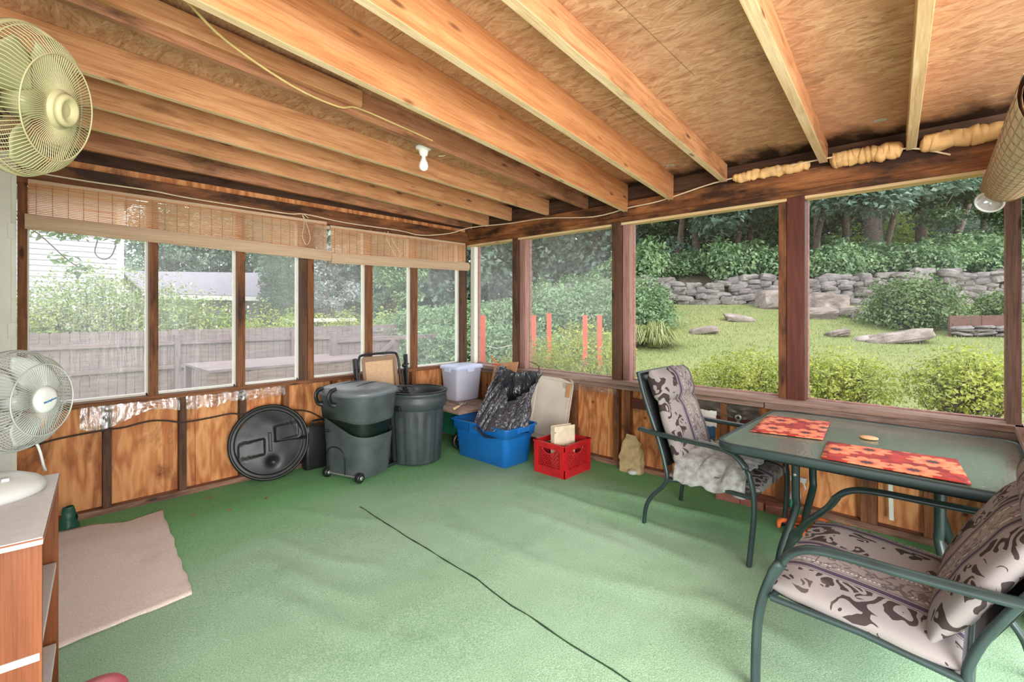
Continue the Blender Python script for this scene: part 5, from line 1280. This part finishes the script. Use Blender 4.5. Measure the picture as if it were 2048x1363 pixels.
BO = [(1545, 585, 17.6, .55, .5, .42, 'tall pale boulder leaning on the wall left of the red-brown post'), (1648, 585, 16.0, .75, .5, .42, 'big rusty boulder at the wall foot right of the red-brown post'), (1640, 600, 15.4, .5, .4, .2, 'flat boulder just below the rusty boulder'),
      (1700, 592, 15.6, .5, .4, .22, 'grey boulder between the rusty boulder and the rounded bush'), (1728, 602, 15.2, .4, .35, .16, 'small boulder nearest the rounded bush'), (1797, 646, 12.0, .75, .35, .17, 'long flat pale rock in the grass below the rounded bush'), (1676, 622, 12.8, .3, .22, .1, 'small white rock in the grass right of the red-brown post'),
      (1745, 640, 12.2, .4, .2, .07, 'low stone sunk in the grass left of the long flat rock'), (1408, 622, 13.6, .38, .25, .12, 'white rock in the middle of the lawn above the far chair'), (1480, 612, 15.4, .5, .3, .1, 'flat stone at the wall foot left of the tall boulder'), (1935, 600, 13.4, .35, .3, .14, 'pale rock above the dark edging at the right')]
for px, py, d, a, b, c, l in BO:
    p = at(px, py, d); gz = ground(p.x, p.y); zz = p.z; mb = MB(); stone(mb, (0, 0, 0), a, b, c, 0, int(px), 12)
    o = mb.build('boulder', M_boulder, None, 0, Matrix.Translation((p.x, p.y, gz + c * .55)) @ Matrix.Rotation(rzw, 4, 'Z')); tag(o, l, 'boulder')
# dark edging with flat stacked stones at the far right
a = at(1900, 628, 12.4); b = at(2030, 628, 12.1)
for q in (a, b): q.z = ground(q.x, q.y)
t = thing('garden_edging', 'dark metal bed edging with stacked flat stones at the right', 'edging', a); e = b - a
board('edging_strip', (0, 0, .40), (e.x, e.y, e.z + .40), .03, .26, M_edging, t)
for k in range(3): board('edging_post', Vector((0, 0, -.05)) + e * (k * .5), Vector((0, 0, .54)) + e * (k * .5), .05, .05, M_edging, t)
for k in range(9):
    mb = MB(); stone(mb, (0, 0, 0), .26, .16, .045, 0, 40 + k, 9); p = e * ((k % 3 + .5) / 3); mb.build('flat_stone', M_stone, t, 0, Matrix.Translation((p.x, p.y, p.z + .06 + .085 * (k // 3))) @ Matrix.Rotation(math.atan2(e.y, e.x), 4, 'Z'))

# the wood behind the wall
def tree(px, by, d, r, h, label, lean=(0, 0), bark=M_bark, crown=None, n=5200, size=.26, mat=M_lf_tree, seed=1, group=None, cz=(.3, 1.0), cw=3.2, name='tree', nb=16, asp=.6, shell=.3):
    p = at(px, by, d); gz = ground(p.x, p.y); gz = min(gz, p.z) if abs(gz - p.z) < 2.5 else gz
    t = thing(name, label, 'tree', (p.x, p.y, gz - .1), 0, group); rg = random.Random(seed)
    top = Vector((lean[0], lean[1], h)); pts = [Vector((0, 0, 0)), Vector((lean[0] * .04, lean[1] * .04, h * .06)), Vector((lean[0] * .3, lean[1] * .3, h * .35)), top * .7 + Vector((rg.uniform(-.3, .3), rg.uniform(-.3, .3), 0)), top]
    mb = MB(); mb.tube(spline(pts, 5), [r * (1.5 - .5 * min(1, k / 3)) * (1 - .7 * k / 20) for k in range(21)], 14)
    bl = []
    for i in range(nb):
        f = cz[0] + (cz[1] - cz[0]) * (i + .5) / nb; a = i * 2.4 + rg.uniform(-.5, .5); k = cw * (.35 + .65 * math.sin(math.pi * min(1, .25 + .75 * (i + .5) / nb))) * rg.uniform(.4, .85)
        c = Vector((lean[0] * f, lean[1] * f, h * f)); q = c + Vector((math.cos(a) * k, math.sin(a) * k, rg.uniform(-.2, .5)))
        s = cw * rg.uniform(.36, .55); bl.append((q.x, q.y, q.z, s, s, s * rg.uniform(.45, .7)))
        mb.tube([c * .96, c.lerp(q, .5) + Vector((0, 0, .2)), q], [r * .28, r * .18, r * .06], 6, caps=False)
    mb.build('trunk', bark, t)
    leaves('crown', bl, n, size, mat, t, seed, asp, shell, .5)
    return t
WG = 'woodland trees behind the stone wall'
TR = [(1392, 562, 25, .26, 11, 'dark trunk, left one of the close pair behind the wall', (0, 0), M_bark), (1424, 562, 25.5, .30, 11, 'dark trunk, right one of the close pair behind the wall', (.3, 0), M_bark),
      (1449, 560, 24, .07, 7, 'thin dark sapling beside the close pair of trunks', (0, .2), M_bark), (1633, 527, 22, .19, 10, 'slim grey trunk just right of the red-brown post', (.2, 0), M_bark_pale),
      (1692, 505, 26, .22, 12, 'dark slim trunk between the slim grey one and the broad pale one', (0, 0), M_bark), (1747, 497, 26, .52, 14, 'broad pale rough trunk, the thickest in the wood', (0, .3), M_bark_pale),
      (1842, 500, 27, .34, 12, 'dark trunk right of the broad pale trunk', (0, 0), M_bark), (1905, 482, 25, .17, 9, 'pale trunk leaning right near the lamp dome', (1.6, -2.6), M_bark_pale),
      (1500, 545, 27, .2, 11, 'dark trunk half hidden left of the red-brown post', (0, 0), M_bark), (1968, 495, 27, .2, 11, 'dark trunk at the far right edge of the wood', (0, 0), M_bark)]
for i, (px, by, d, r, h, l, ln, bk_) in enumerate(TR):
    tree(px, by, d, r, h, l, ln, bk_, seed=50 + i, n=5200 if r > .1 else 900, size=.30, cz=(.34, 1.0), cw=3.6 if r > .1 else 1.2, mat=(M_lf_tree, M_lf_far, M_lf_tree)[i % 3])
# leafy second growth filling the wood
for i, (px, py, d, w, h, m, l) in enumerate(((1350, 470, 23, 5.0, 4.6, M_lf_far, 'tall blue-green understorey bush at the left of the wood'), (1470, 500, 27.5, 3.6, 3.0, M_lf_bright, 'sunlit yellow-green bush between the dark trunks and the post'), (1540, 440, 29, 5.0, 5.5, M_lf_tree, 'understorey bush close left of the red-brown post'),
        (1700, 440, 30, 5.0, 5.5, M_lf_bright, 'sunlit bush between the slim grey and broad pale trunks'), (1800, 425, 31, 4.5, 4.6, M_lf_bright, 'sunlit bush right of the broad pale trunk'), (1650, 470, 24, 3.0, 2.3, M_lf_tree, 'dark undergrowth bush above the wall by the slim grey trunk'), (1760, 487, 23.5, 4.2, 1.7, M_lf_tree, 'dark undergrowth below the broad pale trunk'),
        (1900, 462, 22.5, 5.0, 1.9, M_lf_hedge, 'leafy undergrowth above the wall at the right'), (2000, 440, 23.5, 4.6, 2.6, M_lf_hedge, 'leafy undergrowth at the far right above the wall'), (1930, 400, 30, 5, 6.0, M_lf_far, 'blue-green understorey bush under the leaning trunk'), (1290, 500, 21, 3.6, 3.6, M_lf_tree, 'dark understorey bush behind the end of the hedge'))):
    bush(px, py, d, w, h, l, m, 5200, .2, 'bush', 80 + i, 'understorey_bush', .05, 12, .6, .05, None, 10)
first = None
for i in range(15):
    wx = -2.5 + 1.25 * i; p = WA + WD * wx + WN * (1.7 + .5 * ((i * 7) % 3)); gz = ground(p.x, p.y)
    t = thing('undergrowth_shrub', 'dark low shrub of the undergrowth just behind the stone wall', 'shrub', (p.x, p.y, gz - .1), i * 1.1, 'undergrowth behind the stone wall'); k = .85 + .3 * ((i * 5) % 4) / 3; t.scale = (k, k, k * (1 if i % 3 else 1.35))
    if first is None:
        first = leaves('foliage', [(0, 0, .5, 1.0, 1.0, .6), (.6, .3, .4, .8, .8, .5), (-.6, .2, .45, .8, .8, .55), (.1, -.6, .4, .8, .7, .5), (0, .5, .7, .7, .7, .6)], 3600, .15, M_lf_hedge, t, 333, .6, .3, .5)
    else:
        c = first.copy(); COL.objects.link(c); c.parent = t
# low hanging boughs in front of the wood: nearer trees whose trunks stand outside the view
for i, (px, py, d, m, l, trunk) in enumerate(((1380, 405, 20, M_lf_tree, 'leafy tree hanging over the wall left of the red-brown post', 1), (1510, 415, 21, M_lf_far, 'blue-green leafy tree hanging over the middle of the wall', 1), (1690, 400, 19.5, M_lf_far, 'pale blue-green leafy tree hanging over the right window', 1), (1850, 385, 20, M_lf_far, 'leafy tree hanging near the lamp dome', 1), (1990, 420, 22, M_lf_tree, 'dark leafy tree at the far right', 1))):
    p = at(px, py, d); gz = ground(p.x, p.y); t = thing('overhanging_tree', l, 'tree', (p.x, p.y, gz)); O = Vector(t.location); rg = random.Random(i + 300); bl = []
    for k in range(14):
        a = rg.uniform(0, 6.28); rr = rg.uniform(.3, 2.6); s = rg.uniform(.8, 1.5); bl.append((math.cos(a) * rr, math.sin(a) * rr, p.z - gz + rg.uniform(-.6, 3.4), s, s, s * .42))
    leaves('crown', bl, 5200, .24, m, t, 300 + i, .6, .2, .8)
    mb = MB(); c = Vector((0, 0, p.z - gz + 3.2)); base = Vector((2.2, 1.6, 0)) if True else None
    base.z = ground(p.x + 2.2, p.y + 1.6) - gz - .1
    mb.tube(spline([base, base.lerp(c, .5) + Vector((.3, 0, .5)), c], 5), [.14 * (1 - .6 * k / 10) for k in range(11)], 10)
    for b in bl[:9]: mb.tube([c * .98, (c + Vector(b[:3])) / 2 + Vector((0, 0, .3)), Vector(b[:3])], [.05, .035, .012], 5, caps=False)
    mb.build('trunk', M_bark, t)
# far wall of trees, one kind, told apart by nothing
def far_row(spec, label, group, mat_list, n, size, seed0, name='far_tree'):
    protos = []
    for k, m in enumerate(mat_list):
        rg = random.Random(seed0 + k); bl = []
        for j in range(18):
            f = (j + .5) / 18; a = j * 2.4; kk = 2.6 * math.sin(math.pi * (.12 + .8 * f)) * rg.uniform(.5, 1); s = rg.uniform(1.2, 1.9); bl.append((math.cos(a) * kk, math.sin(a) * kk, .8 + 9.5 * f, s, s, s * .8))
        protos.append((bl, m))
    first = {}
    for i, (px, d, s) in enumerate(spec):
        p = at(px, 600, d); k = i % len(protos); gz = ground(p.x, p.y)
        t = thing(name, label, 'tree', (p.x, p.y, gz - .1), i * 1.3, group); t.scale = (s, s, s)
        if k not in first:
            f = leaves('crown', protos[k][0], n, size, protos[k][1], t, seed0 + k, .65, .3, .4)
            g_ = MB().tube([(0, 0, 0), (0.1, 0, 4), (0, .1, 9)], [.28, .2, .06], 9).build('trunk', M_bark, t); first[k] = (f, g_)
        else:
            for o in first[k]:
                c = o.copy(); COL.objects.link(c); c.parent = t
    return
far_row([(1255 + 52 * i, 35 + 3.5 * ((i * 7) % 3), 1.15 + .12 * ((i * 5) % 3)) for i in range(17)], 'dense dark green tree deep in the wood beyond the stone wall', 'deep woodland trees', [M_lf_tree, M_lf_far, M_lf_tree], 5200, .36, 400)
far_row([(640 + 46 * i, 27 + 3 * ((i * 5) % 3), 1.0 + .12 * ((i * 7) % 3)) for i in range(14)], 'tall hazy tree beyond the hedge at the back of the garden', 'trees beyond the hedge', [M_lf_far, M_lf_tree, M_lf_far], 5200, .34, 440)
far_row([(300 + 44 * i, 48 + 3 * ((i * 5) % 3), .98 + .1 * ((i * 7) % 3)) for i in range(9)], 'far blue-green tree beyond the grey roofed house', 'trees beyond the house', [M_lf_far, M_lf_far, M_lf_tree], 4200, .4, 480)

# ------------------------------------------------------------------ neighbours' side, left
FY = 12.4; FT = 1.05
fe = thing('picket_fence', 'weathered grey board fence with dog-eared tops along the left side', 'fence', (2, FY, -.8)); FO = Vector(fe.location)
secs = [(-3.2, .15), (.15, 2.45), (2.45, 4.95), (4.95, 8.1)]
for a, b in secs:
    mb = MB(); x = a; k = 0
    while x < b - .05:
        wd = min(.138, b - x); h = 1.83 + .02 * nz(x * 5, 2); y = .006 * nz(x * 3, 7); c = .03
        out = [(x, 0), (x + wd - .006, 0), (x + wd - .006, h - c), (x + wd - .006 - c, h), (x + c, h), (x, h - c)]
        mb.prism(out, .018, Matrix.Translation((-FO.x, y, 0)) @ Matrix(((1, 0, 0, 0), (0, 0, -1, 0), (0, 1, 0, 0), (0, 0, 0, 1)))); x += wd + .002
    mb.build('panel', M_fence, fe)
    for z in (.36, 1.04, 1.55) if a < 4 else (.36, 1.52):
        board('rail', (a - FO.x, -.045, z), (b - FO.x, -.045, z), .05, .085, M_fence, fe)
for x in (.15, 2.55, 5.0, 8.05): board('post', (x - FO.x, -.06, -.1), (x - FO.x, -.06, 1.72), .11, .10, M_fence, fe, (0, 1, 0))
ga = thing('wooden_gate', 'low weathered gate with diagonal brace in front of the board fence', 'gate', (4.45, 9.0, ground(4.45, 9) )); gz = ga.location.z
zt = .85 - gz
board('top_rail', (0, 0, zt), (2.45, 0, zt), .05, .09, M_fence, ga); board('bottom_rail', (0, 0, .3), (1.5, 0, .3), .05, .09, M_fence, ga)
board('diagonal_brace', (.08, -.03, .35), (1.35, -.03, zt - .05), .04, .09, M_fence, ga)
mb = MB()
for k in range(10): mb.box((.09 + .145 * k, .035, zt / 2 + .02), (.138, .018, zt - .08))
mb.build('boards', M_fence, ga)
board('post', (-.02, 0, -.1), (-.02, 0, zt + .16), .11, .11, M_fence, ga, (0, 1, 0))
po = thing('gate_post', 'wide grey wooden post standing before the hedge, right of the gate', 'post', (6.9, 9.0, ground(6.9, 9)))
board('post', (0, 0, -.1), (0, 0, .89 - po.location.z), .22, .12, M_fence, po, (0, 1, 0))
po = thing('gate_post', 'grey post with a flat cap behind the gate rail', 'post', (5.95, 9.9, ground(5.95, 9.9)))
board('post', (0, 0, -.1), (0, 0, .95 - ground(5.95, 9.9)), .22, .12, M_fence, po, (0, 1, 0)); MB().box((0, 0, .96 - ground(5.95, 9.9)), (.26, .16, .03)).build('cap', M_fence, po)
dk = thing('wooden_platform', 'grey wooden platform standing against the board fence', 'platform', (3.6, 8.9, ground(3.6, 8.9)))
zd = .56 - dk.location.z
mb = MB()
for k in range(10): mb.box((0, -.76 + .14 * k, zd - .015), (3.1, .135, .03))
mb.build('deck_boards', M_fence, dk)
mb = MB()
for k in range(22): mb.box((-1.5 + .142 * k, -.80, zd / 2 - .02), (.138, .02, zd - .04))
mb.build('front_boards', M_greypost, dk)
for x in (-1.5, 1.5): board('leg', (x, .55, 0), (x, .55, zd - .03), .09, .09, M_fence, dk, (0, 1, 0))

# flowering shrubs behind the fence
for i, (px, py, d, w, h, n, l) in enumerate(((75, 545, 11.2, 2.6, 3.0, 5200, 'flowering shrub behind the fence at the far left'), (165, 515, 11.4, 2.8, 3.3, 6000, 'tall flowering shrub behind the fence in the first left pane'), (265, 530, 11.8, 2.6, 3.2, 5200, 'flowering shrub beside the first window stud'), (352, 545, 12.2, 2.6, 3.1, 5200, 'flowering shrub in the second left pane, before the grey roof'), (425, 585, 12.8, 2.2, 2.6, 3600, 'lower flowering shrub sloping down to the right of the grey roof'))):
    t = bush(px, py, d, w, h, l, M_lf_shrub, n, .085, 'shrub', 120 + i, 'flowering_shrub', .02, 12, .5, .1, None, 16)
    rg = np.random.default_rng(900 + i); V = []; Fc = []
    for k in range(14):
        a = rg.random() * 6.28; rr = w * .52 * rg.random() ** .4; cz_ = h * (.45 + .5 * rg.random()); c = np.array([math.cos(a) * rr, math.sin(a) * rr, cz_]); b = len(V); V.append(c + np.array([0, 0, .012]))
        nd = rg.normal(size=3) + np.array([-.4, -1.2, .3]); nd /= np.linalg.norm(nd); t1 = np.cross(nd, [0, 0, 1.0]); t1 /= np.linalg.norm(t1); t2 = np.cross(nd, t1)
        for q in range(10): V.append(c + (t1 * math.cos(q * .628) + t2 * math.sin(q * .628)) * (.042 if q % 2 else .03))
        Fc += [(b, b + 1 + q, b + 1 + (q + 1) % 10) for q in range(10)]
    raw('flowers', V, Fc, 3, M_flower, t)
for i, (px, py, d, w, h, l) in enumerate(((110, 612, 10.2, 3.0, 2.2, 'bright low shrub along the fence top at the far left'), (260, 620, 10.6, 2.6, 2.1, 'bright low shrub along the fence top by the first stud'), (390, 612, 11.4, 2.6, 2.2, 'bright low shrub along the fence top in the second left pane'), (455, 608, 12.2, 1.9, 2.2, 'bright shrub beside the second window stud'), (530, 610, 13.0, 2.4, 2.2, 'bright shrub below the two arborvitae'), (588, 612, 13.6, 1.6, 2.1, 'bright shrub at the double window post'), (695, 612, 15.0, 2.6, 2.2, 'bright loose shrub behind the gate'), (780, 606, 15.0, 2.4, 2.3, 'bright loose shrub at the end of the board fence'), (640, 622, 16.0, 2.0, 2.0, 'low bright shrub right of the double window post'))):
    p = at(px, py, d); 
    bush(px, py, d + .9, w, max(h, p.z - ground(p.x, p.y) + .2), l, M_lf_bright if i % 2 else M_lf_azalea, 3000, .085, 'shrub', 150 + i, 'bright_shrub', .02, 10, .5, .1, None, 10)
# arborvitae pair, pale flowering tree behind
for i, (px, d, w, h, l) in enumerate(((542, 17.5, 1.15, 5.2, 'slim left arborvitae of the pair beyond the fence'), (578, 17.0, 1.5, 5.6, 'fuller right arborvitae of the pair beyond the fence'))):
    p = at(px, 620, d); gz = ground(p.x, p.y); t = thing('arborvitae', l, 'tree', (p.x, p.y, gz)); bl = []
    for k in range(16):
        f = k / 15; r = w * .5 * (1 - .72 * f ** 1.6); bl.append((.06 * math.sin(k * 2), .06 * math.cos(k * 2.3), .3 + (h - .4) * f, r, r, .34))
    leaves('foliage', bl, 9000, .09, M_lf_cedar, t, 170 + i, .35, .6, -.2); MB().tube([(0, 0, -.1), (0, 0, h * .8)], [.08, .02], 8).build('trunk', M_bark, t)
tree(665, 620, 19, .1, 4.2, 'pale grey-leaved small tree beyond the fence', crown=None, n=2600, size=.12, mat=leafmat('leaf_silver', (150, 164, 160), (182, 194, 190), (214, 220, 216), .3, 1), seed=190, cz=(.3, 1), cw=1.1, name='silver_tree')
tree(790, 620, 21, .14, 6.2, 'bright conical tree seen through the pane above the folded chair', n=5200, size=.16, mat=M_lf_hedge, seed=191, cz=(.15, 1), cw=1.5, name='conical_tree')

# white house, grey-roofed house
hs = thing('white_house', 'white clapboard house wall behind the flowering shrubs at the far left', 'house', (-1.0, 24.5, -.9))
mb = MB()
for k in range(34):
    z = k * .2
    mb.add([(-9, 0, z), (4.15, 0, z), (4.15, .03, z + .2), (-9, .03, z + .2), (-9, .05, z), (4.15, .05, z)], [(0, 1, 2, 3), (0, 4, 5, 1)])
mb.box((-2.4, 3, 3.4), (13.1, 5.9, 6.8)); mb.build('clapboards', M_siding_out, hs)
MB().box((4.15, .0, 3.4), (.22, .16, 6.8)).build('corner_trim', M_white_plastic, hs)
board('stair_brace', (-3.2, -.9, 5.6), (1.6, -.9, 2.6), .1, .3, M_white_plastic, hs)
rf = MB(); rf.add([(-9.4, -.5, 6.7), (4.6, -.5, 6.7), (4.6, 3, 9.2), (-9.4, 3, 9.2), (4.6, 6.5, 6.7), (-9.4, 6.5, 6.7)], [(0, 1, 2, 3), (3, 2, 4, 5), (1, 4, 2), (0, 3, 5)]); rf.build('roof', M_shingle_out, hs)
gh = thing('grey_roof_house', 'low house with grey shingle roof and white eave beyond the flowering shrubs', 'house', (10.5, 29.0, -.8))
def hq(px, py, d): return at(px, py, d) - Vector(gh.location)
e0 = hq(290, 588, 26.5); e1 = hq(545, 594, 29.5); r0 = hq(245, 543, 30.0); r1 = hq(545, 547, 33.5)
bk2 = Vector((1.5, 4.5, -2.4))
rf = MB(); rf.add([e0, e1, r1, r0, r1 + bk2, r0 + bk2], [(0, 1, 2, 3), (3, 2, 4, 5)]); rf.build('roof', M_shingle_out, gh, 0, None, 0, .1)
board('fascia', e0 + Vector((0, -.1, -.12)), e1 + Vector((0, -.1, -.12)), .06, .26, M_white_plastic, gh)
mid = (e0 + e1 + r0 + bk2 + r1 + bk2) / 4; dr = (e1 - e0)
wz = MB(); Mx = frame(Vector(((e0.x + e1.x + r0.x + r1.x) / 4 + .9, (e0.y + e1.y + r0.y + r1.y) / 4 + 1.6, (e0.z - .15) / 2)), Vector((dr.x, dr.y, 0))); wz.box((0, 0, 0), (dr.length * .94, 5.2, e0.z - .3), Mx); wz.build('walls', M_siding_out, gh)
for k in (-.25, .2):
    MB().box((dr.length * k, -2.62, .2), (1.1, .05, 1.1), Mx).build('window', M_black, gh)
# white car roof / tarp patch glimpsed over the fence
p = at(640, 640, 17); t = thing('covered_table', 'white covered table top glimpsed over the fence by the double post', 'table', (p.x, p.y, ground(p.x, p.y)))
MB().box((0, 0, p.z - t.location.z), (2.2, 1.2, .12)).build('top', M_white_plastic, t, .03)
for a in (-1, 1):
    for b in (-.5, .5): MB().tube([(a, b, 0), (a, b, p.z - t.location.z)], .03, 8).build('leg', M_steel, t)
# branch that hangs into the first left pane
t = thing('hanging_branch', 'leafy branch hanging across the top of the first left pane', 'branch', at(20, 430, 6.5)); O = Vector(t.location); mb = MB(); bl = []
for i, pts in enumerate((((20, 430), (80, 470), (130, 515), (165, 540)), ((60, 455), (110, 455), (160, 470)), ((140, 470), (170, 455), (215, 475), (250, 470), (295, 485)), ((195, 480), (190, 505), (205, 518), (222, 512), (232, 490)))):
    P = [at(x, y, 6.5 + .15 * i) - O for x, y in pts]; mb.tube(spline(P, 4), .008, 6)
    if i < 3: bl += [(q.x, q.y, q.z, .16, .16, .08) for q in P]
q = at(60, 300, 6.8) - O; mb.tube([q, Vector((0, 0, 0))], .02, 8); mb.build('twigs', M_stem, t); leaves('leaves', bl, 190, .11, M_lf_tree, t, 200, .5, .2, .6)
t2 = at(20, 430, 7.0)
tr_ = thing('yard_tree', 'tree at the far left whose branch hangs before the white house', 'tree', (-1.2, 6.9, ground(-1.2, 6.9)))
MB().tube([(0, 0, -.1), (.05, 0, 2), (.3, .2, 4.4)], [.16, .13, .09], 12).build('trunk', M_bark, tr_)
leaves('crown', [(0, 0, 4.8, 1.6, 1.6, .8), (.8, .8, 4.6, 1.2, 1.2, .6)], 1500, .13, M_lf_tree, tr_, 201)

# grass blades on the nearer lawn, one mass nobody could count
rg = np.random.default_rng(77); N = 34000
x = 4.6 + 14 * rg.random(N) ** 1.3; y = -2.0 + 13.5 * rg.random(N); keep = (y < x * .95) & (y > -.16 * x); x, y = x[keep], y[keep]
z = np.array([ground(a, b) for a, b in zip(x, y)]); n = len(x); a = rg.random(n) * 6.283; hgt = .035 + .05 * rg.random(n); wd = .006 + .006 * rg.random(n); lx_ = rg.normal(size=n) * .025; ly_ = rg.normal(size=n) * .025
V = np.empty((n, 3, 3)); V[:, 0] = np.c_[x - np.cos(a) * wd, y - np.sin(a) * wd, z - .005]; V[:, 1] = np.c_[x + np.cos(a) * wd, y + np.sin(a) * wd, z - .005]; V[:, 2] = np.c_[x + lx_, y + ly_, z + hgt]
tag(raw('grass_blades', V.reshape(-1, 3), np.arange(n * 3).reshape(n, 3), 3, M_blade), 'short mown grass blades covering the lawn outside the right windows', 'grass', None, 'stuff')
